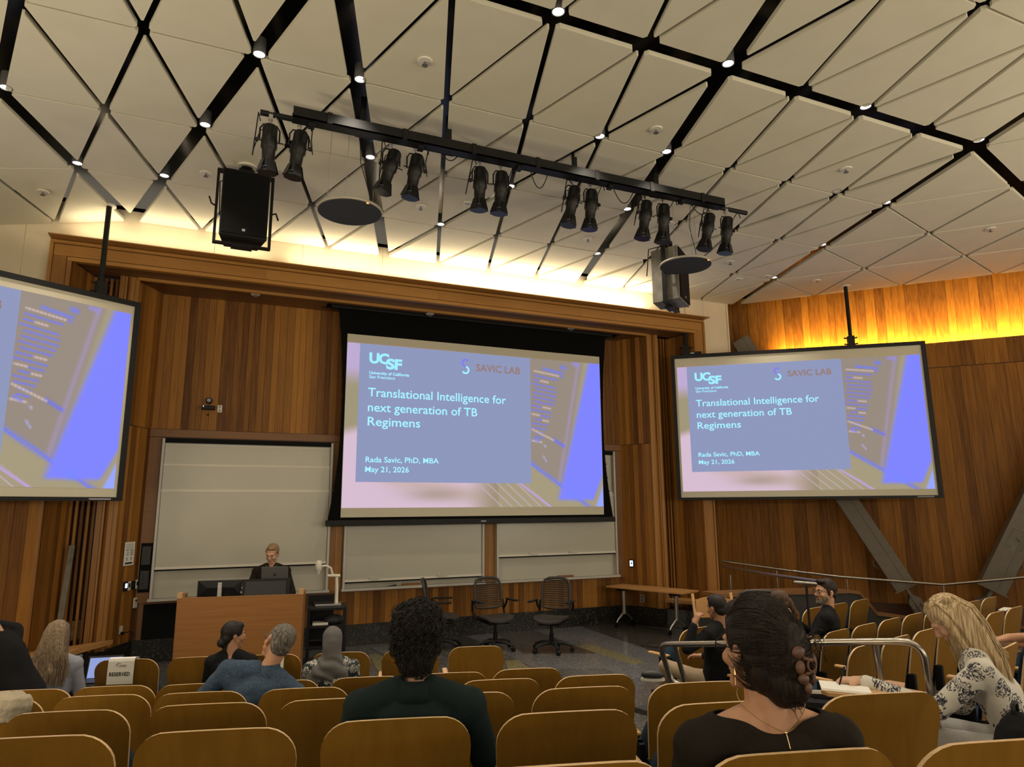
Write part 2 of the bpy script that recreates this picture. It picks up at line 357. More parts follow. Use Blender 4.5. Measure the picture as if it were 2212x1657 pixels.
# ---- niche soffit, with the slot the screen drops from
mb = MB(); mb.box((-2.3, 11.83, 5.76), (9.0, 12.3, 6.1)); mb.box((-2.3, 10.9, 5.76), (9.0, 11.60, 6.1)); mb.box((-2.3, 11.6, 5.76), (1.52, 11.83, 6.1)); mb.box((7.42, 11.6, 5.76), (9.0, 11.83, 6.1))
sf = struct(mb.build('ceiling_niche', M['dwood']), 'boarded soffit over the stage niche')
y = 10.87
while y < 12.02:
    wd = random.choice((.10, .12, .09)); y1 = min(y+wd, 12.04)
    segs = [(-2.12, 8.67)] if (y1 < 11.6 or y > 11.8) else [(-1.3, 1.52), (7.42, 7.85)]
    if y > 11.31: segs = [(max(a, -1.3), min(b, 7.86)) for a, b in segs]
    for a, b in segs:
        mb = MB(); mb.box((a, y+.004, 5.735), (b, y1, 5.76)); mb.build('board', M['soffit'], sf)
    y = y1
mb = MB(); mb.box((-1.33, 11.27, 5.69), (7.88, 11.31, 5.74)); mb.build('edge_strip', M['trimw'], sf)
mb = MB(); mb.box((1.45, 11.55, 5.745), (7.5, 11.62, 5.78)); mb.box((1.45, 11.81, 5.73), (7.5, 11.83, 5.78)); mb.box((1.5, 11.6, 6.0), (7.5, 11.85, 6.1)); mb.build('screen_slot', M['blackm'], sf)
# ---- portal face
def portal_boards(parent):
    rings = [((-2.40, 8.95, 6.01), .00, .045), ((-2.35, 8.90, 5.955), .018, .165), ((-2.175, 8.725, 5.775), .0, .055)]
    for (xa, xb, z), dy, wdt in rings:
        xa0, xb0 = xa, xb
        n = 1 if wdt < .1 else 4; L = (xb-xa)/n
        for k in range(n):
            mb = MB(); mb.box((xa+k*L+.001, 10.80+dy, z-wdt), (xa+(k+1)*L-.001, 10.88, z)); mb.build('board', M['trimw'], parent)
        for s, x in ((1, xa), (-1, xb-wdt)):
            mb = MB(); mb.box((x, 10.80+dy, 0.0), (x+wdt, 10.88, z-wdt-.002)); mb.build('board', M['trimz'], parent)
mb = MB(); mb.box((-2.37, 10.86, 5.74), (8.92, 10.9, 5.98)); mb.box((-2.37, 10.86, 0), (-2.14, 10.9, 5.75)); mb.box((8.69, 10.86, 0), (8.92, 10.9, 5.75))
pt = struct(mb.build('trim_1', M['dwood']), 'wide cedar portal frame around the stage niche'); portal_boards(pt)
mb = MB(); mb.box((-2.4, 10.62, 6.02), (8.95, 10.88, 6.035)); mb.build('cove_ledge', M['trimw'], pt)
# ---- cream wall over and beside the portal: panels with fine seams
mb = MB(); mb.box((-7, 10.93, 0), (-2.38, 11.1, 6.7)); mb.box((-2.4, 10.93, 5.98), (8.95, 11.1, 6.7)); mb.box((8.93, 10.93, 4.75), (9.6, 11.1, 6.7))
cw = struct(mb.build('wall_cream', M['blackm']), 'cream panelled wall above the portal, washed by cove light')
seams = [-7, -4.6, -3.4, -2.72, -1.75, -.3, 1.0, 2.3, 3.6, 4.9, 6.2, 7.35, 8.18, 9.0, 9.60]
for a, b in zip(seams[:-1], seams[1:]):
    z0 = 6.0 if (b > -2.3 and a < 8.9) else (4.75 if a > 8 else 0.0)
    mb = MB(); mb.box((a+.002, 10.88, z0), (b-.002, 10.935, 6.62)); mb.build('wall_panel', M['cwall'], cw)
mb = MB(); mb.box((-2.72, 10.882, 0), (-2.38, 10.93, 6.0)); mb.build('wall_panel', M['cwall'], cw)
mb = MB(); mb.box((9.602, 10.86, 4.6), (9.64, 11.5, 6.62)); mb.build('corner_panel', M['cwall'], cw)
# ================================================================ CEILING
ZC = 6.46
def LP(r, j): return V((-1.44+.942*(j+.53*r), 10.88-1.553*r, ZC))
CE = MB(); CE.box((-12, -8, 6.95), (22, 12.6, 7.05)); ce = struct(CE.build('ceiling', M['cvoid']), 'black ceiling void behind triangular cream panels')
def tri(P, gaps, th=.05, name='ceiling_panel', out=None):
    """panel inset from its three edges (gap_i belongs to edge i -> i+1); blunt corners"""
    P = [V(p) for p in P]; n = (P[1]-P[0]).cross(P[2]-P[0])
    if n.z > 0: P = [P[0], P[2], P[1]]; gaps = [gaps[2], gaps[1], gaps[0]]; n = -n
    n.normalize(); lines = []
    for i in range(3):
        d = (P[(i+1) % 3]-P[i]).normalized(); inn = n.cross(d); lines.append((P[i]+inn*gaps[i]/2, d))
    Q = []
    for i in range(3):
        (a, d1), (b, d2) = lines[i-1], lines[i]
        # intersection a+t d1 = b+s d2
        cr = d1.cross(d2); t = (b-a).cross(d2).dot(cr)/cr.dot(cr); Q.append(a+d1*t)
    blunt = []
    for i in range(3):
        e0 = (Q[i-1]-Q[i]).normalized(); e1 = (Q[(i+1) % 3]-Q[i]).normalized(); c = .035
        blunt += [Q[i]+e0*c, Q[i]+e1*c]
    if min((Q[(i+1) % 3]-Q[i]).length for i in range(3)) < .15: return
    mb = MB(); mb.slab(blunt, n*-th, 0); mb.build(name, M['cpanel'], ce)
def gA(j): return .17 if j == 0 else (.105 if j in (4, 8, -2) else .06)       # lines j = const
def gB(s): return .17 if s in (0, 4, 8, 12) else .06                          # lines j + r = const
def gX(r): return .17 if r in (4, 8) else (.02 if r == 0 else .028)
for r in range(0, 8):
    for j in range(-2*r-8, 15):
        if j+r == -1: tri([LP(r, j+1), LP(r+1, j+1), LP(r+1, j)], [gA(j+1), gX(r+1), .17])
        if j+r >= 0 and j+r < 12:
            # pointing shapes: (r,j),(r,j+1),(r+1,j)  and (r,j+1),(r+1,j),(r+1,j+1)
            a, b, c, d = LP(r, j), LP(r, j+1), LP(r+1, j), LP(r+1, j+1)
            if a.x < -9: continue
            if j+r+1 <= 12: tri([a, b, c], [gX(r), gB(j+r+1), gA(j)])
            if j+1+r <= 12 and j+1+r+1 <= 12+0: tri([b, d, c], [gA(j+1), gX(r+1), gB(j+r+1)])
            elif j+1+r == 12: pass
# fold line on the right: lattice turned along the side wall
vR = V((1.5, .43, 0)); uR = [LP(r, 12-r) for r in range(0, 9)]
def QR(r, m): return uR[r]+vR*m
for r in range(0, 8):
    for m in range(0, r+1):
        gu = lambda m: .15 if m == 0 else .055
        gv = lambda r: .035 if r != 4 else .15
        if m < r+1: tri([QR(r, m), QR(r+1, m), QR(r+1, m+1)], [gu(m), .035 if r+1 != 4 else .15, .05])
        if m < r: tri([QR(r, m), QR(r, m+1), QR(r+1, m+1)], [.035 if r != 4 else .15, gu(m+1), .05])
# fold line on the left: plane tips down
uL = [LP(r, -r) for r in range(0, 7)]; wL = V((-.94, 0, -.19))
def QL(r, m): return uL[r]+wL*m
for r in range(0, 6):
    for m in range(0, 6):
        g = .16 if m == 0 else .055
        tri([QL(r, m), QL(r, m+1), QL(r+1, m)], [.028, .09 if (m+1) % 2 == 0 else .055, g])
        tri([QL(r, m+1), QL(r+1, m+1), QL(r+1, m)], [.055, .028, .055])
# ---- downlights sitting in the black joints
def downlight_proto():
    t = thing('downlight', 'proto', 'light', (0, 0, 0), 0, None)
    MB().lathe((0, 0, 0), [(.058, .16), (.060, .0), (.052, .0), (.050, .03), (.050, .05)], 20).build('can', M['midgrey'], t, smooth='auto')
    MB().lathe((0, 0, .012), [(.049, 0), (.049, .012), (.02, .014)], 20).build('lens', M['lamp'], t)
    return t
dl_px = [(12.7, 190, 'at the left edge of the picture'), (167, 353, 'on the left fold line near the stage'), (355, 380, 'beside the black loudspeaker mount, near the stage'), (443, 270, 'halfway along the left wide black joint'),
         (560, 118, 'high on the left wide black joint'), (778, 172, 'on the wide joint above the lighting bar'), (800, 340, 'just below the lighting bar, near the round disc'),
         (1206, 26, 'at the top centre of the picture'), (1573, 138, 'where the two widest joints cross'), (1870, 231, 'third along the long cross joint'), (2115, 303, 'where the long cross joint meets the right fold'),
         (1296, 295, 'behind the middle of the lighting bar'), (1440, 328, 'on the wide joint behind the right half of the bar'), (952, 485, 'over the left half of the stage, near the wall'), (1103, 403, 'between spotlights at the middle of the bar'),
         (1355, 452, 'between the third and fourth pair of spotlights'), (1290, 548, 'nearest the glowing wall, beside the loudspeaker'), (1807, 413, 'where a medium joint crosses right of the bar'), (1915, 438, 'on the right fold, second from the crossing'), (1777, 529, 'on the right fold, third from the crossing'), (1672, 600, 'lowest on the right fold line')]
pd = downlight_proto()
for i, (x, y, wh) in enumerate(dl_px):
    o = pd if i == 0 else dup(pd)
    q = aZ(x, y, ZC+.0); place(o, q, 0); tag(o, 'bright round downlight '+wh, 'light', 'downlights in the ceiling joints')
    l = bpy.data.lights.new('downlight_beam', 'SPOT'); l.energy = 62; l.color = (1, .90, .74); l.spot_size = R(95); l.spot_blend = .9; l.shadow_soft_size = .05
    lo = bpy.data.objects.new('downlight_beam', l); COL.objects.link(lo); lo.parent = o; lo.location = (0, 0, -.03)
# same downlights go on over the seats behind the camera
for x, y in ((-2.5, 3), (0, 3), (2.5, 3), (5, 2.8), (7.5, 3.2), (-1.5, .5), (1.2, .5), (4, .5), (6.8, .5), (0, -2), (3, -2), (6, -2)):
    l = bpy.data.lights.new('downlight_beam', 'SPOT'); l.energy = 62; l.color = (1, .90, .74); l.spot_size = R(95); l.spot_blend = .9; l.shadow_soft_size = .05
    lo = bpy.data.objects.new('downlight_beam', l); COL.objects.link(lo); lo.location = (x, y, ZC-.05)
# ---- sprinklers, exit-sign-like vents, on the panels
def sprinkler_proto():
    t = thing('sprinkler', 'p', 'sprinkler')
    MB().lathe((0, 0, 0), [(.075, 0), (.07, -.012), (.03, -.012)], 20).build('escutcheon', M['white'], t, smooth='auto')
    mb = MB().cyl((0, 0, -.01), (0, 0, -.04), .012, n=8); mb.lathe((0, 0, -.045), [(.03, 0), (.03, -.004)], 12); mb.build('head', M['midgrey'], t); return t
sp = [(918, 132, 'large, on the upper centre panel'), (445, 374, 'left of the hanging loudspeaker'), (93, 414, 'at far left near the cream wall'), (909, 446, 'below the second pair of spotlights'), (1417, 279, 'above the right half of the bar'),
      (1270, 516, 'under the third pair of spotlights'), (1827, 365, 'right of the lighting bar, on a long panel'), (2139, 494, 'at the far right above the wooden wall'), (1577, 566, 'right of the last spotlight'), (1764, 606, 'beside the pole of the right screen')]
pp = sprinkler_proto()
for i, (x, y, wh) in enumerate(sp):
    o = pp if i == 0 else dup(pp); q = aZ(x, y, ZC-.001) if i != 2 else aZ(x, y, 6.30); place(o, q, 0); tag(o, 'round white ceiling sprinkler '+wh, 'sprinkler', 'ceiling sprinklers')
for i, (x, Y, wh) in enumerate(((552, 11.55, 'left of the big screen'), (929, 11.40, 'over the big screen, left of centre'), (1234, 11.45, 'over the right part of the big screen'))):
    o = dup(pp); q = aZ(x, {0: 636, 1: 678, 2: 709}[i], 5.735); place(o, q, 0); tag(o, 'small sprinkler head in the soffit '+wh, 'sprinkler', 'soffit sprinklers')
for x, y, wh in ((1010, 439, 'between the second and third pair of spotlights'), (1595, 603, 'over the right corner of the stage'), (1657, 597, 'beside the right fold joint')):
    t = thing('ceiling_plate', 'square white ceiling cover plate '+wh, 'cover plate', aZ(x, y, ZC-.001), R(-10), 'ceiling cover plates')
    MB().box((-.06, -.06, -.012), (.06, .06, 0)).build('plate', M['white'], t); MB().box((-.035, -.02, -.016), (.035, .02, -.012)).build('grille', M['greyink'], t)
# ================================================================ RIGHT WALL
W0 = V((11.3, 10.3, 0)); wa = R(-46); wd = V((math.cos(wa), math.sin(wa), 0)); wn = V((-math.sin(wa), math.cos(wa), 0))*-1   # wn points into the room
def lean(q, z): return V((q.x, q.y, z)) - wn*max(0, z-1.2)*.05
A0 = W0-wd*3.9; A1 = W0+wd*5.4
def lip(q):  # height of the cove lip along the wall
    t = (q-W0).dot(wd); return 5.45+.02*t
mb = MB(); f = lean
def wallslab(mb, a, b, z0, z1, off0, off1):
    vs = []
    for z in (z0, z1):
        for q in (a-wn*off0, b-wn*off0, b-wn*off1, a-wn*off1): vs.append(lean(q, z))
    mb.add(vs, [(0, 3, 2, 1), (4, 5, 6, 7), (0, 1, 5, 4), (1, 2, 6, 5), (2, 3, 7, 6), (3, 0, 4, 7)])
wallslab(mb, A0, A1, 0, 5.42, .02, .12); wallslab(mb, A0, A1, 4.8, 7.0, .80, .9)
wr = struct(mb.build('wall_right', M['dwood']), 'right side wall of wide orange cedar boards with a glowing cove')
plankrun(wr, A0, A1, .4, 4.93, wn, thick=.02, wmin=.13, wmax=.30, mat=M['plankr'], lean=lean)
plankrun(wr, A0, A1, 4.945, 5.45, wn, thick=.02, wmin=.13, wmax=.30, mat=M['plankr'], lean=lean)
plankrun(wr, A0-wn*.66, A1-wn*.66, 4.9, 6.9, wn, thick=.02, wmin=.12, wmax=.28, mat=M['plankr'], lean=lambda q, z: V((q.x, q.y, z))+wn*(z-5.2)*.12)
mb = MB(); 
s0 = W0-wd*.6-wn*.27; s1 = A1-wn*.27
mb.tube([lean(s0, 5.28), lean(s1, 5.28)], .012, 6); mb.build('cove_strip', M['strip'], wr)
mid = (s0+s1)/2; L = (s1-s0).length
al = area('cove_or_fill_light', (mid.x-wn.x*.16, mid.y-wn.y*.16, 5.37), L, 300, (1, .64, .18), (-wn.x*.25, -wn.y*.25, 1), .05)
al.data.spread = R(130)
al.rotation_euler = Matrix((wd, (V((0, 0, 1))-wn*.3).normalized().cross(wd)*-1, -(V((0, 0, 1))-wn*.3).normalized())).transposed().to_euler()
# black reveal between the cream wall and the right wall
mb = MB(); mb.slab([(9.64, 10.95, 0), (9.95, 11.9, 0), (9.8, 12.1, 0), (9.5, 11.1, 0)], (0, 0, 7)); mb.v = [V((q.x, q.y, max(q.z, 4.7))) for q in mb.v]; mb.box((8.955, 10.9, 0), (9.05, 11.3, 4.8)); struct(mb.build('wall_reveal', M['blackm']), 'black gap between cream wall and right wall')
# back of the black joint at the lower right of the portal
# the rest of the hall, out of frame: plain left wall
mb = MB(); mb.box((-7.2, -6, 0), (-7.0, 11, 6.9)); struct(mb.build('wall_left', M['cwall']), 'plain cream side wall beyond the left edge')
# left stage side below the screen: wood panelled wall behind the bench
LW = [(-2.12, 10.84), (-2.75, 10.35), (-4.2, 8.9)]
mb = MB()
for a, b in zip(LW[:-1], LW[1:]):
    n = nrm(a, b, 1); A, B = V((*a, 0)), V((*b, 0)); mb.slab([A, B, B-n*.1, A-n*.1], (0, 0, 3.6))
lw = struct(mb.build('wall_stage_left', M['dwood']), 'cedar boards behind the bench under the left screen')
for a, b in zip(LW[:-1], LW[1:]): plankrun(lw, a, b, .45, 3.6, nrm(a, b, 1), wmin=.09, wmax=.2)
# ================================================================ SEATING TIERS
ca, sa = math.cos(R(-15)), math.sin(R(-15))
def rowpt(base, dx, dy): return (base[0]+dx*ca-dy*sa, base[1]+dx*sa+dy*ca)   # dx along the row, dy towards the stage
tiers = [((.0, 6.83), .10, 2.95), ((.0, 5.72), .22, 2.85), ((.0, 4.55), .34, 2.75), ((.0, 3.50), .50, 6.0), ((.0, 2.73), .65, 6.0), ((.0, 1.75), .80, 6.0), ((.0, .8), 1.0, 6.0)]
for i, (b, z, xr) in enumerate(tiers):
    nb = tiers[i+1][0] if i+1 < len(tiers) else (0, -3)
    p = [rowpt(b, -5, .75), rowpt(b, xr, .75), rowpt(nb, xr, .70), rowpt(nb, -5, .70)]
    mb = MB(); mb.slab([(x, y, -.004) for x, y in p], (0, 0, z+.004)); struct(mb.build('floor_tier_%d' % (i+1), M['tier']), 'carpeted step of the raked seating, tier %d from the stage' % (i+1))
# right block tiers
cb, sb = math.cos(R(13.5)), math.sin(R(13.5))
def rowptR(base, dx, dy): return (base[0]+dx*cb-dy*sb, base[1]+dx*sb+dy*cb)
rt_t = [((5.0, 6.42), .05, -.45), ((5.36, 5.22), .12, -1.0), ((5.15, 4.36), .20, -.5), ((4.55, 3.0), .57, -.4)]
for i, (b, z, xl) in enumerate(rt_t):
    nb = rt_t[i+1][0] if i+1 < len(rt_t) else (5.9, 1.0)
    p = [rowptR(b, xl, .6), rowptR(b, 7.5, .6), rowptR(nb, 7.5, .58), rowptR(nb, xl, .58)]
    mb = MB(); mb.slab([(x, y, -.004) for x, y in p], (0, 0, z+.004)); struct(mb.build('floor_side_tier_%d' % (i+1), M['tier']), 'carpeted step under the right-hand seats, tier %d from the stage' % (i+1))
# ================================================================ WHITEBOARDS
def whiteboard(x0, x1, dividers, label, handles, low):
    """dividers: heights of the horizontal edges of sliding boards, top to bottom"""
    t = thing('whiteboard', label, 'whiteboard', ((x0+x1)/2, YW-.005, .9), 0, 'sliding whiteboards on the stage wall')
    hw = (x1-x0)/2; z = lambda q: q-.9
    mb = MB(); mb.box((-hw+.02, -.02, .02), (hw-.02, 0, 2.44)); mb.build('back_board', M['board'], t)
    for s in (-1, 1):
        mb = MB(); mb.box((min(s*hw, s*(hw-.035)), -.13, .0), (max(s*hw, s*(hw-.035)), 0, 2.46)); mb.build('side_rail', M['alu'], t)
    mb = MB(); mb.box((-hw, -.10, 2.40), (hw, 0, 2.47)); mb.build('top_rail', M['blackm'], t)
    for i, (za, zb, d) in enumerate(dividers):
        mb = MB(); mb.box((-hw+.04, -d-.012, z(zb)+.03), (hw-.04, -d, z(za)-.015)); b = mb.build('sliding_board', M['board'], t)
        mb = MB(); mb.box((-hw+.038, -d-.022, z(zb)), (hw-.038, -d, z(zb)+.035)); mb.box((-hw+.038, -d-.018, z(za)-.018), (hw-.038, -d, z(za))); mb.build('board_rim', M['white'], b); MB().box((-hw+.038, -d-.014, z(zb)-.022), (hw-.038, -d+.004, z(zb)-.001)).build('painted_rim_shadow', M['blackm'], b)  # black strip stands in for the shade line below the rim
        if i == low:
            for hx in handles:
                mb = MB(); mb.box((hx-.09-(x0+x1)/2, -d-.05, z(zb)+.035), (hx+.09-(x0+x1)/2, -d-.02, z(zb)+.055)); mb.build('handle', M['alu'], b)
    mb = MB(); mb.box((-hw-.02, -.16, -.012), (hw+.02, 0, .012)); mb.box((-hw-.02, -.162, -.012), (hw+.02, -.155, .03)); mb.build('marker_tray', M['alu'], t)
    return t
whiteboard(-.86, 1.77, [(3.28, 2.93, .035), (2.95, 2.53, .06), (2.54, 1.35, .085)], 'left sliding whiteboard behind the speaker, wide blank board pulled low', [], 2)
whiteboard(2.01, 4.55, [(3.28, 2.3, .035), (2.4, 1.6, .06), (2.2, 1.03, .085)], 'middle sliding whiteboard below the left half of the big screen', [2.55, 3.75], 2)
whiteboard(4.80, 7.40, [(3.28, 2.52, .035), (2.54, 1.9, .06), (2.5, 1.35, .085)], 'right sliding whiteboard below the right half of the big screen', [5.55, 6.4], 2)
for x, lab in ((3.21, 'brown wooden board eraser on the tray of the middle whiteboard'), (6.24, 'brown wooden board eraser on the tray of the right whiteboard')):
    t = thing('board_eraser', lab, 'eraser', (x, YW-.09, .913), 0, 'board erasers')
    MB().box((-.16, -.03, .008), (.16, .03, .05)).build('block', M['header'], t, bevel=.004); MB().box((-.155, -.028, 0), (.155, .028, .01)).build('felt', M['darkgrey'], t)
t = thing('marker_pens', 'small bunch of dark marker pens lying left of the brown eraser, middle tray', 'pens', (2.85, YW-.09, .913), 0)
for k in range(4): MB().cyl((-.07+.02*k, -.02+.012*k, .012), (.05+.015*k, .01+.008*k, .02+.006*(k % 2)), .011, n=8).build('marker_pen', M['darkgrey'], t)
t = thing('marker_pen', 'white capped marker lying on the tray of the left whiteboard, right of the lectern', 'pen', (1.15, YW-.09, .92), 0)
MB().cyl((-.07, 0, 0), (.05, .005, 0), .009, n=8).build('barrel', M['white'], t); MB().cyl((.05, .005, 0), (.08, .006, 0), .0095, n=8).build('cap', M['darkgrey'], t)
# ---- camera and switch on the niche wall, panel on the right wing
t = thing('wall_camera', 'small black tracking camera on a bracket above the left whiteboard', 'camera', (-.24, YW-.02, 3.90), 0)
MB().box((-.10, -.10, -.05), (.10, 0, .015)).build('bracket', M['black'], t, bevel=.01)
b = MB().lathe((0, -.09, .10), [(.045, 0), (.05, .02), (.05, .09), (.03, .11)], 16, (0, 1, 0)).build('camera_head', M['black'], t, smooth='auto')
MB().lathe((0, -.105, .10), [(.03, 0), (.028, .01), (.015, .012)], 12, (0, 1, 0)).build('lens', M['greyink'], b)
MB().ell((-.075, -.105, .0), (.008, .008, .008), n=8, k=6).build('led', M['led'], t); MB().ell((0, -.03, -.13), (.014, .014, .014), n=8, k=6).build('cable_hole', M['black'], t)
t = thing('wall_plate', 'small white double switch plate right of the wall camera', 'switch', (-.07, YW-.025, 3.88), 0)
MB().box((-.035, -.012, -.06), (.035, 0, .06)).build('plate', M['white'], t, bevel=.003)
for s in (-.03, .03): MB().box((-.014, -.018, s-.02), (.014, -.012, s+.02)).build('socket', M['greyink'], t)
q = aP(1365, 1217, (7.6, YW, 0), nR)
nr = nrm(WR0, (8.0, 11.29), -1); rz = math.atan2(nr.x, -nr.y)
q = aP(1365, 1217, V((7.6, YW, 0))+nr*.03, nr)
t = thing('control_panel', 'small black touch panel with lit screen on the right wing wall', 'control panel', q, rz)
MB().box((-.05, -.02, -.075), (.05, 0, .075)).build('frame', M['black'], t, bevel=.004); MB().box((-.034, -.023, -.055), (.034, -.02, .055)).build('display', M['led'], t)
MB().box((-.012, -.025, -.012), (.018, -.023, .02)).build('icon', M['blackm'], t)
q = aP(1388, 1293, V((7.6, YW, 0))+nr*.03, nr)
t = thing('socket_plate', 'grey double socket plate low on the right wing wall behind the table', 'socket', q, rz)
MB().box((-.045, -.015, -.07), (.045, 0, .07)).build('plate', M['alu'], t, bevel=.004)
for s in (-.03, .03): MB().box((-.018, -.02, s-.016), (.018, -.015, s+.016)).build('outlet', M['darkgrey'], t)
# ---- notice and switches on the left wing
nl = nrm(WL0, (-1.45, 11.29), 1); rzl = math.atan2(nl.x, -nl.y); oL = V((-1.05, YW, 0))+nl*.03
q = aP(279, 1196, oL, nl)
t = thing('notice_sheet', 'tall white printed notice taped to the left wing wall', 'notice', q, rzl)
MB().box((-.12, -.004, -.17), (.12, 0, .17)).build('sheet', M['paper'], t)
mb = MB()
for k in range(4): mb.box((-.09, -.006, .13-k*.022), (.09-.02*(k % 2), -.004, .136-k*.022))
for k in range(3): mb.box((-.08+.02*(k % 2), -.006, .04-k*.03), (-.02, -.004, .055-k*.03)); mb.box((.02, -.006, .035-k*.03), (.085, -.004, .055-k*.03))
for k in (-.05, .05): mb.box((k-.012, -.006, -.10), (k+.012, -.004, -.05))
mb.build('printed_lines', M['greyink'], t)['kind'] = 'stuff'; MB().box((-.085, -.006, -.15), (.085, -.004, -.125)).build('black_bar', M['ink'], t)
for x, y, kind, lab in ((270, 1267, 0, 'black touch panel with lit screen on the left wing wall'), (277, 1266, 1, 'white switch plate right beside the lit touch panel, left wing'),
                        (287, 1264, 2, 'black narrow card reader near the left whiteboard corner'), (294, 1262, 1, 'white keypad plate right of the black card reader'), (291, 1302, 3, 'white thermostat box lower down, near the left whiteboard corner')):
    q = aP(x, y, oL, nl); t = thing('switch_plate', lab, 'switch', q, rzl)
    mats = {0: 'black', 1: 'white', 2: 'black', 3: 'white'}
    w_, h_ = {0: (.045, .07), 1: (.038, .065), 2: (.04, .06), 3: (.045, .075)}[kind]
    MB().box((-w_, -.018, -h_), (w_, 0, h_)).build('plate', M[mats[kind]], t, bevel=.004)
    MB().box((-w_*.5, -.021, -h_*.3 if kind != 3 else h_*.3), (w_*.5, -.018, h_*.6)).build('display' if kind == 0 else 'button', M['led' if kind == 0 else 'darkgrey'], t)
# ================================================================ SCREENS AND SLIDE
def slide_mesh():
    """photo background of the slide: blurred hand, keyboard and laptop with code (colour per vertex, emitted)"""
    nx, ny = 400, 225; me = bpy.data.meshes.new('slide_picture')
    vs = [(16*i/nx, 0, 9-9*j/ny) for j in range(ny+1) for i in range(nx+1)]
    fs = [(j*(nx+1)+i, (j+1)*(nx+1)+i, (j+1)*(nx+1)+i+1, j*(nx+1)+i+1) for j in range(ny) for i in range(nx)]
    me.from_pydata(vs, [], fs); ca_ = me.color_attributes.new('picture', 'FLOAT_COLOR', 'POINT')
    sm = lambda a, b, x: (lambda t: t*t*(3-2*t))(min(1, max(0, (x-a)/(b-a))))
    mixc = lambda a, b, t: tuple(p+(q-p)*t for p, q in zip(a, b))
    rnd = random.Random(5); blobs = []
    y = .75
    for k in range(17):        # lines of code, fanning along the tilted laptop screen
        xr = 13.3-(y-.7)*.34; segs = rnd.randint(2, 3); x = 11.15+rnd.uniform(0, .3)
        for q in range(segs):
            L = rnd.uniform(.35, .9); c = (110, 120, 255) if rnd.random() < .75 else (215, 190, 190)
            if x+L > xr: L = xr-x
            if L > .1: blobs.append((x, y+(x-11.15)*.13, x+L, y+(x+L-11.15)*.13, .055, c))
            x += L+.12
        y += .27
    blobs += [(12.0, .6, 13.3, .82, .09, (110, 125, 255)), (13.3, .42, 13.45, .45, .14, (110, 125, 255)), (14.1, .12, 14.4, .2, .14, (150, 140, 225)), (12.6, 4.95, 13.3, 5.35, .10, (105, 115, 255)), (11.2, 4.4, 12.6, 5.0, .06, (215, 190, 180)), (11.3, 4.95, 11.6, 5.1, .07, (120, 130, 255)), (12.0, 5.35, 12.05, 5.4, .07, (180, 170, 210)), (11.9, 6.0, 12.1, 6.3, .06, (170, 165, 220))]
    cols = []
    for j in range(ny+1):
        v = 9*j/ny
        for i in range(nx+1):
            u = 16*i/nx
            c = (160, 148, 124)
            if u < 9.5:   # hand and wall at the left, blurred
                c = (158, 148, 120)
                t = sm(2.6, 1.2, v); c = mixc(c, (190, 170, 210), t)
                t = sm(4.6, 5.3, v + .25*math.sin(u*1.3)); c = mixc(c, (214, 188, 208), t)
                t = math.exp(-((v-6.9-.2*u)**2)/.25)*sm(1, 3, u)*.55; c = mixc(c, (190, 165, 150), t)
                t = math.exp(-(((u-5.2)/1.6)**2+((v-8.3)/.35)**2))*.8; c = mixc(c, (170, 150, 140), t)
                t = sm(6.8, 9, u); c = mixc(c, (156, 142, 118), t)
            if u >= 9: # keyboard deck
                c = (164, 153, 124)
            if u > 7 and v > 7.5:   # keyboard keys
                s = (u-7.6-(v-7.6)*1.15); k = abs((s*1.6) % 1-.5)
                if -0.2 < s < 3.1: c = mixc(c, (196, 172, 190), sm(.36, .48, k)*.8)
                d = abs(u-(10.4+(v-7.66)*1.44)); c = mixc(c, (190, 160, 225), math.exp(-(d/.12)**2))
            if u > 11.0:
                # laptop screen dark area: left of the bezel line
                be = 14.75-(v-.1)*.205; lowl = 6.5+(u-11.1)*.66
                ins = sm(be+.25, be-.2, u)*sm(lowl+.15, lowl-.35, v)
                c = mixc(c, (150, 137, 126), ins)
                t = math.exp(-((u-(be-.28))/.13)**2)*sm(lowl+.1, lowl-.2, v); c = mixc(c, (160, 145, 175), t*.8)
                # bottom glowing taskbar
                t = math.exp(-((v-(lowl-.05))/.16)**2)*(.7+.3*math.sin(u*19)*math.sin(v*23)); c = mixc(c, (108, 120, 255), t)
                # big blue area behind
                bl = 15.1-(v-.07)*.27; br = 17.05-(v-5)*.47; 
                t = sm(bl-.15, bl+.3, u)*sm(br+.1, br-.2, u)*sm(8.75, 8.45, v); c = mixc(c, (126, 132, 255), t)
                t = math.exp(-(((u-14.0)/.22)**2+((v-8.35)/.22)**2)); c = mixc(c, (120, 135, 255), t)
                t = sm(16.3-(v-7)*.42-.12, 16.3-(v-7)*.42+.12, u)*sm(16.95-(v-7)*.42+.1, 16.95-(v-7)*.42-.1, u)*sm(7.0, 7.6, v); c = mixc(c, (150, 165, 255), t)
            cols.append([c, u, v])
    for (x0, y0, x1, y1, r, cc) in blobs:
        i0, i1 = int(max(0, (x0-.4)*nx/16)), int(min(nx, (x1+.4)*nx/16)); j0, j1 = int(max(0, (min(y0, y1)-.4)*ny/9)), int(min(ny, (max(y0, y1)+.4)*ny/9))
        for j in range(j0, j1+1):
            for i in range(i0, i1+1):
                e = cols[j*(nx+1)+i]; u, v = e[1], e[2]
                dx, dy = x1-x0, y1-y0; L2 = dx*dx+dy*dy+1e-6; t = min(1, max(0, ((u-x0)*dx+(v-y0)*dy)/L2))
                d = math.hypot(u-x0-t*dx, v-y0-t*dy); a = sm(r*1.9, 0, d)*(.72+.22*math.sin(u*37+v*5)); e[0] = mixc(e[0], cc, a)
    flat = []
    for c, u, v in cols: flat += [*lin(tuple(min(255, q) for q in c)), 1]
    ca_.data.foreach_set('color', flat)
    m, nt, b = newmat('slide_picture_glow'); at = nt.nodes.new('ShaderNodeAttribute'); at.attribute_name = 'picture'
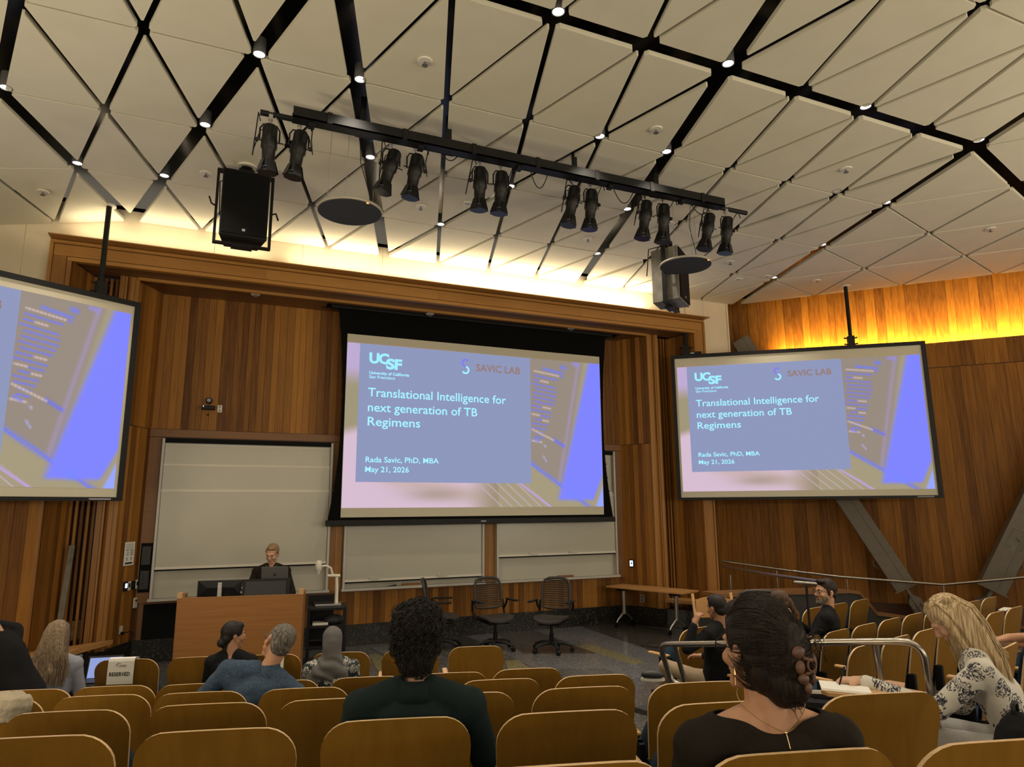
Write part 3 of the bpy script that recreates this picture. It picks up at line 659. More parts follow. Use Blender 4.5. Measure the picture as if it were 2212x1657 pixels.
    nt.links.new(at.outputs['Color'], b.inputs['Emission Color']); b.inputs['Emission Strength'].default_value = SLIDE; b.inputs['Base Color'].default_value = (.02, .02, .02, 1); b.inputs['Roughness'].default_value = .9; b.inputs['Specular IOR Level'].default_value = 0
    me.materials.append(m); return me
SLIDE = 1.0
PIC = slide_mesh()
def E_(name, c, k=1.0): return emit(name, lin(c), SLIDE*k, (.01, .01, .01))
MS = {'pan': E_('slide_panel_blue', (141, 150, 188)), 'txt': E_('slide_text_cyan', (158, 232, 255), 1.15), 'logo': E_('slide_logo_cyan', (150, 226, 255), 1.15), 'viol': E_('slide_violet', (132, 124, 240)), 'brown': E_('slide_brown', (150, 122, 112))}
TXT = {}
def T_(s, size, bold=0, mat='txt', space=1.0):
    return text_mesh(s, size, MS[mat], bold=bold, space=space)
def slide(parent, Mx, left=False):
    """Mx maps slide units (u right, -y out, z up, 16 x 9) to the parent's space"""
    o = bpy.data.objects.new('slide_picture', PIC); COL.objects.link(o); o.parent = parent; o.matrix_basis = Mx; PM[o.name] = PM[parent.name] @ Mx
    def on(mb, name, mat): q = mb.build(name, mat, o); return q
    on(MB().box((.69, -.02, 9-7.63), (11.08, -.004, 9-.01)), 'title_panel', MS['pan'])
    def tx(s, u, v, size, width, name, bold=.006, mat='txt'):
        me = T_(s, size, bold, mat); put(me, name, o, Matrix.Translation((u, -.03, 9-v)) @ Matrix.Rotation(R(90), 4, 'X'), fit=width)
    tx('Translational Intelligence for', 1.21, 2.95, .69, 8.25, 'title_line')
    tx('next generation of TB', 1.23, 3.78, .69, 6.4, 'title_line'); tx('Regimens', 1.24, 4.57, .69, 2.96, 'title_line')
    tx('Rada Savic, PhD, MBA', 1.19, 6.56, .42, 4.13, 'name_line'); tx('May 21, 2026', 1.185, 7.09, .42, 2.42, 'date_line')
    tx('University of California', 1.24, 1.70, .235, 2.27, 'small_line', .006); tx('San Francisco', 1.25, 1.93, .235, 1.45, 'small_line', .004)
    tx('SAVIC LAB', 7.55, 1.07, .60, 2.86, 'lab_name', .012, 'brown')
    # overlapping letters of the university mark
    for ch, u, v, wd_ in (('U', 1.22, 1.06, .56), ('C', 1.74, 1.06, .60), ('S', 2.17, 1.33, .50), ('F', 2.66, 1.33, .42)):
        me = T_(ch, .80, .035, 'logo'); put(me, 'mark_letter', o, Matrix.Translation((u, -.034, 9-v)) @ Matrix.Rotation(R(90), 4, 'X'), fit=wd_)
    for mat, a0, a1, cz in (('viol', 40, 265, 9-.64), ('logo', -150, 80, 9-1.06)):   # S-shaped ring emblem
        mb = MB(); n = 18
        for k in range(n):
            p = []
            for a in (a0+(a1-a0)*k/n, a0+(a1-a0)*(k+1)/n):
                for r in (.14, .25): p.append((6.88+r*math.cos(R(a)), r*math.sin(R(a))+cz))
            mb.add([(p[0][0], -.035, p[0][1]), (p[1][0], -.035, p[1][1]), (p[3][0], -.035, p[3][1]), (p[2][0], -.035, p[2][1])], [(0, 1, 2, 3), (3, 2, 1, 0)])
        on(mb, 'ring_emblem', MS[mat])
M['scr'] = plain('projection_fabric', (.60, .56, .44), .9, spec=.1)
# big roll-down screen
t = thing('projection_screen', 'large black-bordered roll-down projection screen in the middle of the stage showing the title slide', 'screen', (4.44, 11.71, 0), 0)
x0, x1, z0, z1 = 1.90-4.44, 6.975-4.44, 2.105, 5.27
mb = MB(); n = 14
def edge(zz): k = (zz-2.0)/(5.74-2.0); return .05+.17*(2*k-1)**2 if k < .5 else .05+.12*(2*k-1)**2
L_, R_ = [], []
for i in range(n+1):
    zz = 2.02+(5.76-2.02)*i/n; L_.append((x0-edge(zz), .006, zz)); R_.append((x1+edge(zz), .006, zz))
mb.add(L_+R_, [(i, n+1+i, n+2+i, i+1) for i in range(n)]); mb.add([V(q)+V((0, .004, 0)) for q in L_+R_], [(i+1, n+2+i, n+1+i, i) for i in range(n)])
mb.build('black_border', M['screenb'], t)
MB().box((x0, -.001, z0), (x1, .003, z1)).build('fabric', M['scr'], t)
MB().box((x0-.24, -.035, 1.965), (x1+.24, .035, 2.06)).build('bottom_bar', M['black'], t, bevel=.008)
MB().box((-.05, -.038, 2.0), (.05, -.035, 2.025)).build('maker_plate', M['greyink'], t)
for s, xx in ((-1, x0), (1, x1)):
    for i in range(2, n): zz = 2.02+(5.76-2.02)*i/n; MB().obox((xx+s*edge(zz), 0, zz), (.010, 0, 0), (0, .006, 0), (0, 0, .012)).build('tension_tab', M['black'], t)
MB().box((x0-.30, -.08, 5.70), (x1+.28, .10, 5.80)).build('housing', M['black'], t)
w_ = x1-x0; k = w_/16
slide(t, Matrix.Translation((x0+.005, -.004, z1-.155-9*k)) @ Matrix.Diagonal((k*.998, .3, k, 1)))
# hanging flat screens
def hung(name, lab, pR, ang, w, h, zb, poles, left):
    """pR = plan point of the right/left lower corner given; local x along the screen"""
    t = thing('hanging_screen', lab, 'screen', (pR[0], pR[1], 0), ang, 'hanging side screens')
    xa, xb = (-w, 0) if left else (0, w)
    fr = .07
    MB().box((xa-fr, .012, zb-.05), (xb+fr, .07, zb+h+.07)).build('back_case', M['black'], t)
    mb = MB()
    for b in (((xa-fr, -.03, zb-.05), (xa, .02, zb+h+.07)), ((xb, -.03, zb-.05), (xb+fr, .02, zb+h+.07)), ((xa, -.03, zb+h), (xb, .02, zb+h+.07)), ((xa, -.03, zb-.05), (xb, .02, zb))): mb.box(*b)
    mb.build('frame', M['black'], t)
    MB().box((xa, .0, zb), (xb, .012, zb+h)).build('screen_surface', M['scr'], t)
    MB().box(((xb-.35), -.033, zb-.035), ((xb-.08), -.03, zb-.015)).build('maker_plate', M['greyink'], t)
    for px_ in poles:
        MB().cyl((px_, .05, zb+h+.05), (px_, .05, ZC+.02), .035, n=14).build('pole', M['rig'], t, smooth='auto')
        mb = MB(); mb.lathe((px_, .05, ZC-.02), [(.09, 0), (.09, .02)], 20); mb.build('ceiling_flange', M['white'], t)
        mb = MB(); mb.box((px_-.06, .0, zb+h+.03), (px_+.06, .1, zb+h+.26))
        for s in (-1, 1):
            for zz in (.10, .22): mb.cyl((px_+s*.05, .05, zb+h+zz), (px_+s*.12, .05, zb+h+zz+.01), .014, n=8)
        mb.build('clamp', M['rig'], t)
    m = .04; ww = w-2*m; k = ww/16
    slide(t, Matrix.Translation((xa+m, -.002, zb+.115)) @ Matrix.Diagonal((k, .3, k*1.0, 1)))
    return t
hung('r', 'hanging screen on two poles to the right of the stage, title slide fully visible', (8.32, 11.02), R(-37.4), 4.483, 2.77, 2.42, (.24, 3.31), False)
hung('l', 'hanging screen cut off by the left edge of the picture, single pole', (-1.26, 10.58), R(31), 4.40, 2.66, 2.42, (-.45, -3.6), True)
for x in (8.62,):
    t = thing('small_microphone', 'short black box on the upper left edge of the right hanging screen', 'sensor', aP(1502, 764, (8.32, 11.02, 0), V((math.sin(R(37.4)), math.cos(R(37.4)), 0))), R(-37.4))
    MB().box((-.12, -.02, -.01), (.12, .05, .04)).build('case', M['black'], t, bevel=.006); MB().box((-.10, -.025, .0), (-.02, -.02, .02)).build('plate', M['silver'], t)
# ================================================================ LECTERN AND WHAT STANDS ON IT
LA, LB = V((-.41, 10.27, 0)), V((1.16, 9.98, 0)); ld = (LB-LA).normalized(); lr = math.atan2(ld.y, ld.x); LW_ = (LB-LA).length
t = thing('lectern', 'wide oak veneered lectern desk on the left of the stage', 'lectern', LA, lr)
MB().box((0, 0, 0.03), (LW_, .03, 1.105)).build('front_panel', M['oak'], t, bevel=.004)
for s in (0, LW_-.03): MB().box((s, .032, 0.03), (s+.03, .46, 1.12)).build('side_panel', M['oak'], t)
MB().box((.03, .03, .98), (LW_-.03, .46, 1.01)).build('desk_top', M['darkgrey'], t)
MB().box((.05, .06, 0), (LW_-.05, .42, .05)).build('plinth', M['black'], t)
for s in (.0, LW_-.06): MB().box((s, -.004, 1.10), (s+.06, .14, 1.165)).build('corner_block', M['maple'], t)
MB().box((.03, .032, .1), (LW_-.03, .06, .98)).build('inner_panel', M['black'], t)
def ltop(x, y): return t.matrix_basis if 0 else (LA+ld*x+V((-ld.y, ld.x, 0))*y)
lt = t
a = ltop(.47, .35)
t = thing('monitor', 'black flat monitor seen from behind at the left end of the lectern', 'monitor', (a.x, a.y, 1.01), lr)
mb = MB(); mb.box((-.30, -.01, .03), (.30, .02, .275)); mb.build('case', M['darkgrey'], t, bevel=.006)
mb = MB(); mb.add([(-.29, -.012, .27), (.29, -.012, .27), (.17, -.05, .18), (-.17, -.05, .18), (-.29, -.012, .04), (.29, -.012, .04)], [(0, 1, 2, 3), (0, 3, 4), (1, 5, 2), (3, 2, 5, 4)]); mb.build('back_shell', M['black'], t)
MB().box((-.025, -.10, 0), (.025, -.05, .25)).build('stand', M['alu'], t, bevel=.004); MB().lathe((.0, -.102, .20), [(.012, 0), (.012, .002)], 12, (0, -1, 0)).build('logo_dot', M['white'], t)
MB().box((-.12, -.12, 0), (.12, .08, .012)).build('foot', M['alu'], t)
a = ltop(1.07, .28)
t = thing('touch_monitor', 'low black tilted control monitor box in the middle of the lectern', 'monitor', (a.x, a.y, 1.01), lr)
mb = MB(); mb.slab([(-.31, .10, 0), (-.31, -.03, .03), (-.31, .04, .275), (-.31, .10, .275)], (.62, 0, 0)); mb.build('case', M['black'], t)
mb = MB(); mb.obox((0, .002, .15), (.27, 0, 0), (0, -.012, .0), (0, .027, .10)); mb.build('rear_panel', M['darkgrey'], t)
for i, (xx, zz) in enumerate(((.72, 1.06), (.74, 1.16), (.76, 1.11))):
    pass
a = ltop(.76, .33)
t = thing('cable_hub', 'small pale connectors between the two black monitors', 'connector', (a.x, a.y, 1.01), lr)
for k in range(3): MB().box((-.03+.01*k, -.03, .04+.06*k), (.04, .02, .06+.06*k)).build('plug', M['white'], t)
MB().box((-.02, -.01, 0), (.02, .02, .24)).build('stem', M['darkgrey'], t)
a = ltop(1.17, .40)
t = thing('laptop', 'grey laptop with round dark logo on its lid, open in front of the speaker', 'laptop', (a.x, a.y, 1.22), lr-R(2))
MB().box((-.18, .0, -.01), (.18, .22, .005)).build('keyboard_base', M['midgrey'], t, bevel=.004)
mb = MB(); mb.obox((0, -.02, .115), (.18, 0, 0), (0, .004, .001), (0, -.035, .115)); ll = mb.build('lid', M['midgrey'], t, bevel=.003)
mb = MB(); mb.ell((0, -.034, .118), (.014, .003, .017), n=14, k=8); mb.ell((.003, -.040, .142), (.004, .003, .006), n=8, k=6); mb.build('lid_logo', M['black'], ll)
a = ltop(1.17, .44)
t = thing('laptop_riser', 'dark stand lifting the laptop above the lectern desk', 'stand', (a.x, a.y, 1.01), lr)
MB().box((-.17, -.06, .0), (.17, .0, .2)).build('block', M['black'], t)
a = ltop(1.42, .33)
t = thing('papers', 'loose white papers at the right end of the lectern desk', 'papers', (a.x, a.y, 1.012), lr)
for k in range(3): MB().obox((0, .01*k, .003+.004*k), V((.09, .02*k, 0)), V((-.02*k, .12, 0)), (0, 0, .0015)).build('sheet', M['paper'], t)
# cart with document camera
c = aD(705, 1312, 10.05); cx, cy = c.x+.03, c.y+.12
t = thing('equipment_cart', 'black two-shelf trolley to the right of the lectern', 'cart', (cx, cy, 0), R(-8))
for z in (.26, .55, .80): MB().box((-.28, -.25, z-.02), (.28, .25, z+.02)).build('shelf', M['black'], t, bevel=.005)
for sx in (-.26, .26):
    for sy in (-.23, .23): MB().box((sx-.018, sy-.018, .06), (sx+.018, sy+.018, .82)).build('leg', M['black'], t); MB().lathe((sx-.015, sy, .035), [(.034, 0), (.034, .03)], 12, (1, 0, 0)).build('castor', M['darkgrey'], t)
MB().box((-.28, .22, .30), (.10, .24, .95)).build('back_panel', M['black'], t)
zt = .822
t = thing('document_camera', 'white document camera with tall arm standing on the black trolley', 'document camera', (cx, cy, zt), R(-8))
MB().box((-.18, -.13, 0), (.20, .13, .035)).build('base', M['silver'], t, bevel=.008); MB().box((-.20, -.10, .036), (.10, .12, .046)).build('stage_plate', M['black'], t)
MB().tube([(.13, .05, .03), (.13, .06, .28), (.12, .06, .44)], [.028, .025, .022], 12).build('column', M['white'], t, smooth='auto')
MB().tube([(.17, .06, .42), (-.02, .03, .43)], [.024, .020], 10).build('arm_joint', M['white'], t, smooth='auto')
MB().tube([(.06, .05, .44), (.03, .03, .54), (-.05, .0, .58), (-.12, -.02, .57)], [.02, .018, .018, .02], 10).build('arm', M['white'], t, smooth='auto')
h = MB().lathe((-.15, -.03, .50), [(.03, 0), (.045, .02), (.05, .08), (.045, .14), (.03, .16)], 18).build('camera_head', M['white'], t, smooth='auto'); MB().lathe((-.15, -.03, .47), [(.035, 0), (.035, .035)], 16).build('lens_hood', M['alu'], h)
t = thing('papers_on_cart', 'small heap of grey papers and cloth on the middle shelf of the trolley', 'papers', (cx, cy, .572), R(-8))
MB().box((-.2, -.2, 0), (.02, .0, .03)).build('paper_stack', M['paper'], t); mb = MB(); mb.ell((.10, -.08, .06), (.15, .12, .07), n=14, k=8); mb.build('cloth', M['disc'], t, smooth=True)
# ================================================================ TABLE AND BENCHES AT THE RIGHT
ta, tb, tc_, td = V((7.07, 11.9, 0)), V((7.72, 12.0, 0)), V((8.26, 10.62, 0)), V((7.56, 10.36, 0))
ctr = V((7.58, 11.12, 0)); tv = (td-V((6.98, 11.84, 0))).normalized(); tr = math.atan2(tv.y, tv.x)
t = thing('folding_table', 'long narrow beech-topped folding table on wheels at the right of the stage', 'table', ctr, tr)
MB().box((-.84, -.27, .715), (.84, .30, .745)).build('tabletop', M['beech'], t, bevel=.004)
for s in (-.62, .55):
    l = MB().tube([(s, 0, .70), (s, 0, .22)], [.035, .042], 12).build('leg', M['chrome'], t, smooth='auto')
    for d in (-1, 1):
        MB().tube([(s, 0, .26), (s, d*.22, .12), (s, d*.25, .07)], [.028, .016, .014], 10).build('foot_arm', M['chrome'], l, smooth='auto')
        MB().lathe((s-.02, d*.26, .045), [(.044, 0), (.044, .04)], 14, (1, 0, 0)).build('castor', M['black'], l)
    MB().box((s-.08, -.12, .66), (s+.08, .12, .715)).build('hinge_box', M['black'], t)
def bench(lab, pts, ztop, grille, zt=.06):
    t = thing('bench', lab, 'bench', (pts[0][0], pts[0][1], 0), 0); p = [(x-pts[0][0], y-pts[0][1], ztop-zt) for x, y in pts]
    MB().slab(p, (0, 0, zt)).build('seat_top', M['beech'], t)
    (xa, ya), (xb, yb) = grille; g = MB(); A = V((xa-pts[0][0], ya-pts[0][1], 0)); B = V((xb-pts[0][0], yb-pts[0][1], 0)); d = (B-A).normalized(); n = V((-d.y, d.x, 0))
    if n.y < 0: n = -n
    g.obox((A+B)/2+n*.12+V((0, 0, (ztop-zt)/2)), d*((B-A).length/2), n*.02, (0, 0, (ztop-zt)/2)); g.build('apron', M['base'], t)
    g = MB(); zc_ = ztop-zt-.12; 
    for zz in (-.09, .09): g.obox((A+B)/2+n*.09+V((0, 0, zc_+zz)), d*((B-A).length*.42), n*.012, (0, 0, .008))
    for e in (-1, 1): g.obox((A+B)/2+d*e*(B-A).length*.42+n*.09+V((0, 0, zc_)), d*.008, n*.012, (0, 0, .09))
    g.build('grille_frame', M['alu'], t)
    g = MB(); g.obox((A+B)/2+n*.1+V((0, 0, zc_)), d*((B-A).length*.42), n*.01, (0, 0, .085)); g.build('grille', M['darkgrey'], t)
    return t
bench('low beech bench along the wall to the right of the folding table', [(8.02, 11.35), (8.62, 10.15), (9.35, 8.95), (9.9, 9.3), (9.3, 10.9), (8.7, 11.35)], .50, ((8.25, 10.9), (9.2, 9.2)))
bench('low beech bench with sloping front along the wall under the left screen', [(-1.22, 11.35), (-1.52, 10.85), (-2.0, 9.55), (-2.2, 8.3), (-3.9, 8.6), (-2.7, 10.2), (-2.1, 10.85)], .47, ((-1.38, 11.0), (-2.08, 9.2)))
q = aZ(1480, 1288, .505)
t = thing('paper_sheets', 'curled white sheets lying on the right bench below the table', 'papers', q, R(-40))
for k in range(2):
    mb = MB(); n = 8
    vs = [(.36*(i/n)-.18, y, .01+.012*k+.05*(i/n)**3*(1-k)) for i in range(n+1) for y in (-.13, .13)]; mb.add(vs+[V(q_)+V((0, 0, .003)) for q_ in vs], [(2*i, 2*i+2, 2*i+3, 2*i+1) for i in range(n)]+[(2*(n+1)+2*i+1, 2*(n+1)+2*i+3, 2*(n+1)+2*i+2, 2*(n+1)+2*i) for i in range(n)])
    mb.build('sheet', M['paper'], t, smooth=True)
# box with groceries on the left bench, leaning board behind
q = aZ(172, 1378, .47)
t = thing('cardboard_box', 'small patterned cardboard box on the left bench behind the long-haired woman', 'box', (q.x-.02, q.y, .47), R(35))
m, nt, b = newmat('printed_cardboard'); N = nt.nodes; tcn = N.new('ShaderNodeTexCoord'); wv = N.new('ShaderNodeTexNoise'); wv.inputs['Scale'].default_value = 28; wv.inputs['Distortion'].default_value = 2
cr = N.new('ShaderNodeValToRGB'); cr.color_ramp.elements[0].position = .45; cr.color_ramp.elements[0].color = (.20, .12, .06, 1); cr.color_ramp.elements[1].position = .55; cr.color_ramp.elements[1].color = (.38, .27, .16, 1)
nt.links.new(tcn.outputs['Object'], wv.inputs['Vector']); nt.links.new(wv.outputs['Fac'], cr.inputs[0]); nt.links.new(cr.outputs[0], b.inputs['Base Color']); b.inputs['Roughness'].default_value = .9; M['card'] = m
mb = MB(); mb.box((-.2, -.14, 0), (.2, -.13, .26)); mb.box((-.2, .13, 0), (.2, .14, .26)); mb.box((-.2, -.14, 0), (-.19, .14, .26)); mb.box((.19, -.14, 0), (.2, .14, .26)); mb.box((-.2, -.14, 0), (.2, .14, .01)); mb.build('body', M['card'], t)
MB().box((-.03, -.143, .10), (.03, -.14, .17)).build('printed_square', M['paper'], t)
t2 = thing('paper_bag', 'crumpled white paper bag sticking out of the cardboard box', 'bag', (q.x+.02, q.y+.02, .60), R(35)); mb = MB(); mb.ell((.08, 0, .11), (.10, .09, .13), n=12, k=8); bo = mb.build('bag_body', M['paper'], t2)
t2 = thing('drink_cup', 'white lidded cup standing in the cardboard box', 'cup', (q.x-.12, q.y-.02, .48), 0); MB().lathe((0, 0, 0), [(.03, 0), (.042, .30), (.044, .31)], 16).build('cup_body', M['paper'], t2, smooth='auto'); MB().lathe((0, 0, .31), [(.046, 0), (.046, .02), (.03, .03)], 16).build('lid', M['black'], t2)
qa, qb = aZ(150, 1330, .48), aZ(186, 1300, .48)
t = thing('leaning_board', 'tan board standing behind the cardboard box on the left bench', 'board', aZ(160, 1372, .47)+V((-.02, .10, .0)), R(38))
MB().box((-.2, .15, 0), (.30, .17, .36)).build('board_body', M['beech'], t); 
t = thing('grey_column', 'slender pale grey metal strip standing in the left slatted recess', 'column', (-1.86, 11.35, .47), 0)
MB().obox((0, 0, .65), (.035, 0, .0), (0, .02, 0), (.03, 0, .65)).build('strip', M['greycab'], t)
q = aZ(240, 1375, .45)
t = thing('power_outlet', 'white outlet with black plug and cord at the tip of the left bench', 'socket', aP(260, 1362, oL, nl), rzl)
MB().box((-.03, -.015, -.05), (.03, 0, .06)).build('plate', M['white'], t); MB().box((-.02, -.05, -.06), (.02, -.015, -.02)).build('plug', M['black'], t)
MB().tube([(0, -.05, -.04), (.05, -.12, -.02), (.12, -.12, -.06), (.10, -.08, -.22), (.02, -.06, -.30)], .007, 6).build('cord', M['black'], t)
q = aZ(1413, 1394, 0.004)
t = thing('floor_box', 'square dark floor outlet lid beside the khaki trousers', 'floor box', (q.x, q.y, 0), R(25)); MB().box((-.17, -.17, -.002), (.17, .17, .006)).build('lid', M['black'], t); MB().box((-.13, -.13, .006), (.13, .13, .008)).build('inlay', M['fl3'], t)
# ================================================================ LIGHTING BAR
pl, pr = aY(562, 246, 6.75), aY(1612, 458, 6.75); pz = (pl.z+pr.z)/2; PX0, PX1 = pl.x, pr.x
bl, br = aY(634, 240, 6.42), aY(1566, 436, 6.42); bz = (bl.z+br.z)/2
t = thing('lighting_bar', 'long black steel lighting bar hung below the ceiling, carrying twelve spotlights', 'lighting bar', (0, 6.75, pz), 0)
MB().cyl((PX0, 0, 0), (PX1, 0, 0), .030, n=16).build('pipe', M['rig'], t, smooth='auto')
zb = bz-pz
mb = MB(); mb.box((bl.x, -.33, zb-.055), (br.x, -.315, zb+.055)); mb.box((bl.x, -.33, zb-.055), (br.x, -.19, zb-.043)); mb.box((bl.x, -.20, zb-.055), (br.x, -.19, zb+.055)); mb.build('raceway', M['rig'], t)
mb = MB(); mb.box((bl.x+.02, -.31, zb-.047), (br.x-.02, -.12, zb-.05+.0)); 
n = 7
for i in range(n):
    x = bl.x+.35+(br.x-bl.x-.7)*i/(n-1)
    MB().box((x-.025, -.34, zb-.06), (x+.025, -.31, zb+.06)).build('splice_strap', M['rig'], t)
    MB().box((x-.03, -.20, -.035), (x+.03, -.028, -.02+.03)).build('hanger_plate', M['rig'], t)
for x in (.62, 1.75, 2.9, 4.1, 5.15): MB().box((x-.03, -.28, zb-.09), (x+.03, -.20, zb-.055)).build('outlet_box', M['black'], t)
for px_, py in ((786, 218), (969.7, 268.7), (1240, 330.4), (1415.6, 367)):
    q = aY(px_, py, 6.72); MB().box((q.x-.028, -.05, -.03), (q.x+.028, -.015, 6.62-pz)).build('post', M['rig'], t); MB().box((q.x-.07, -.05, -.035), (q.x+.07, .035, -.028)).build('foot_plate', M['rig'], t)
def spot_proto():
    t = thing('spotlight', 'p', 'spotlight')
    t_ = t
    mb = MB(); mb.box((-.022, -.03, -.075), (.022, .03, .02)); mb.tube([(0, 0, .03), (.03, 0, .02), (.035, 0, -.01)], .012, 6); mb.build('clamp', M['silver'], t)
    MB().cyl((0, 0, -.07), (0, 0, -.16), .010, n=8).build('spigot', M['silver'], t)
    return t
def spot(i, x, lean_, side, lab, fwd_):
    t = thing('spotlight', lab, 'spotlight', (x, 6.75, pz), 0, 'spotlights along the bar')
    mb = MB(); mb.box((-.02, -.028, -.065), (.02, .028, .036)); mb.tube([(.02, 0, -.01), (.05, 0, -.03), (.055, 0, -.045)], .008, 6); mb.build('clamp', M['chrome'], t)
    MB().cyl((0, 0, -.06), (0, 0, -.115), .011, n=8).build('spigot', M['chrome'], t)
    w_ = .095
    piv = V((0, 0, -.30))
    mb = MB(); mb.tube([(-w_, 0, -.30), (-w_, 0, -.17), (-w_+.03, 0, -.12), (w_-.03, 0, -.12), (w_, 0, -.17), (w_, 0, -.30)], .0085, 6); mb.build('yoke', M['fix'], t)
    ax = V((lean_, fwd_, -1)).normalized()
    q = V((0, 0, -1)).rotation_difference(ax).to_matrix().to_4x4(); X = Matrix.Translation(piv) @ q
    b = MB().lathe((0, 0, -.17), [(.055, .34), (.068, .32), (.070, .22), (.078, .19), (.080, .10), (.066, .08), (.062, 0), (.06, -.10)], 18).xf(X).build('body', M['fix'], t, smooth='auto')
    mb = MB()
    for k in range(6):
        a = k*math.pi/3; mb.obox((.066*math.cos(a), .066*math.sin(a), .09), V((math.cos(a), math.sin(a), 0))*.006, V((-math.sin(a), math.cos(a), 0))*.018, (0, 0, .05))
    mb.xf(X); cp = mb.build('cooling_fins', M['black'], b); cp['kind'] = 'stuff'
    # flared front with cut-away gel frame
    mb = MB()
    for k in range(4):
        a = k*math.pi/2+.4; u = V((math.cos(a), math.sin(a), 0)); v_ = V((-math.sin(a), math.cos(a), 0))
        mb.add([u*.062-v_*.035+V((0, 0, -.20)), u*.062+v_*.035+V((0, 0, -.20)), u*.098+v_*.05+V((0, 0, -.33)), u*.098-v_*.05+V((0, 0, -.33)), u*.057-v_*.035+V((0, 0, -.20)), u*.057+v_*.035+V((0, 0, -.20)), u*.092+v_*.05+V((0, 0, -.33)), u*.092-v_*.05+V((0, 0, -.33))], [(0, 1, 2, 3), (4, 7, 6, 5), (0, 3, 7, 4), (1, 5, 6, 2), (3, 2, 6, 7)])
    mb.lathe((0, 0, -.335), [(.085, 0), (.094, 0), (.094, .02), (.085, .02)], 16); mb.xf(X); mb.build('gel_holder', M['fix'], b)
    MB().lathe((0, 0, -.275), [(.058, 0), (.058, .004)], 16).xf(X).build('lens', M['greyink'], b)
    for k, (a, L_) in enumerate(((0, .06), (math.pi, .06), (.9, .03))):
        MB().obox(V((math.cos(a), math.sin(a), 0))*(.075+L_/2)+V((0, 0, .0)), V((math.cos(a), math.sin(a), 0))*L_/2, V((-math.sin(a), math.cos(a), 0))*.008, (0, 0, .003)).xf(X).build('shutter_handle', M['fix'], b)
    MB().lathe((side*(w_+.01), 0, -.30), [(.022, 0), (.022, .02), (.012, .03)], 12, (side, 0, 0)).build('tilt_knob', M['fix'], t, smooth='auto')
    top = X @ V((0, .03, .15)); MB().tube([top, top+V((.09*side, .03, -.02)), top+V((.13*side, .04, -.18)), top+V((.11*side, .04, -.02)) if i % 2 else top+V((.15*side, .05, -.30)), V((.12*side, -.1, -.06)), V((.10*side, -.16, zb-.08))], .006, 6).build('cable', M['black'], t, smooth=True)
    return t
spx = [(585, .0, 'first spotlight from the left end of the bar'), (648, -.13, 'second spotlight from the left, nearest the left loudspeaker'), (846, -.30, 'third spotlight from the left, tilted left over the round disc'), (898, -.16, 'fourth spotlight from the left, tilted slightly left'),
       (1037, .0, 'fifth spotlight from the left, hanging straight'), (1082, -.05, 'sixth spotlight from the left, beside the bright downlight'), (1236, -.20, 'seventh spotlight from the left'), (1275, -.05, 'eighth spotlight from the left, above a sprinkler'),
       (1392, -.14, 'ninth spotlight from the left'), (1431, -.04, 'tenth spotlight from the left, above the right loudspeaker'), (1527, -.22, 'eleventh spotlight from the left, above the grey disc'), (1567, -.10, 'last spotlight at the right end of the bar')]
for i, (x, ln, lab) in enumerate(spx):
    d = ray(x, 246+(x-562)*.2019+4); X = CAM+d*((pz-CAM.z)/d.z); X = CAM+d*(6.75/d.y)
    spot(i, X.x, ln*.9, 1 if i % 2 else -1, lab, .10)
# loose cables below the bar
for i, (a, b, s) in enumerate(((.75, 1.25, .10), (3.05, 3.35, .30), (4.15, 4.55, .28), (5.3, 5.75, .22), (1.95, 2.25, .18))):
    t = thing('cable', ['short black cable looping under the left end of the bar', 'black cable drooping between the sixth and seventh spotlights', 'black cable drooping before the ninth spotlight', 'black cable drooping before the eleventh spotlight', 'black cable drooping right of the fourth spotlight'][i], 'cable', (a, 6.6, pz+.02), 0)
    MB().tube(catenary((0, 0, 0), (b-a, .05, -.04 if i else 0), s), .006, 6).build('cord', M['black'], t, smooth=True)
# ---- round acoustic discs
for ctr, D, lab in ((aZ(756, 457, 5.5), .72, 'grey round disc hanging on thin wires left of the third spotlight'), (aD(1481, 573, 9.45), .72, 'grey round disc hanging in front of the right loudspeaker')):
    t = thing('hanging_disc', lab, 'disc', ctr, 0, 'round hanging discs')
    MB().lathe((0, 0, -.012), [(D/2-.02, 0), (D/2-.004, .004), (D/2, .016), (D/2-.006, .03)], 48).build('rim', M['discr'], t, smooth='auto')
    MB().lathe((0, 0, -.016), [(D/2-.016, 0), (D/2-.014, .006)], 48).build('underside', M['disc'], t)
    MB().box((.12, -D/2+.03, -.022), (.145, -D/2+.045, -.014)).build('indicator_led', M['amber'], t)
    for a in (200, 250, 20): MB().cyl((.28*math.cos(R(a)), .28*math.sin(R(a)), .01), (.28*math.cos(R(a))+.02, .28*math.sin(R(a)), ZC-ctr.z+.02), .0025, n=5).build('wire', M['greyink'], t)
    MB().tube([(.24, .05, .01), (.22, .04, .25), (.10, .0, .6), (.06, -.1, ZC-ctr.z-.05), (.1, -.2, ZC-ctr.z+.02)], .005, 5).build('cord', M['black'], t, smooth=True)
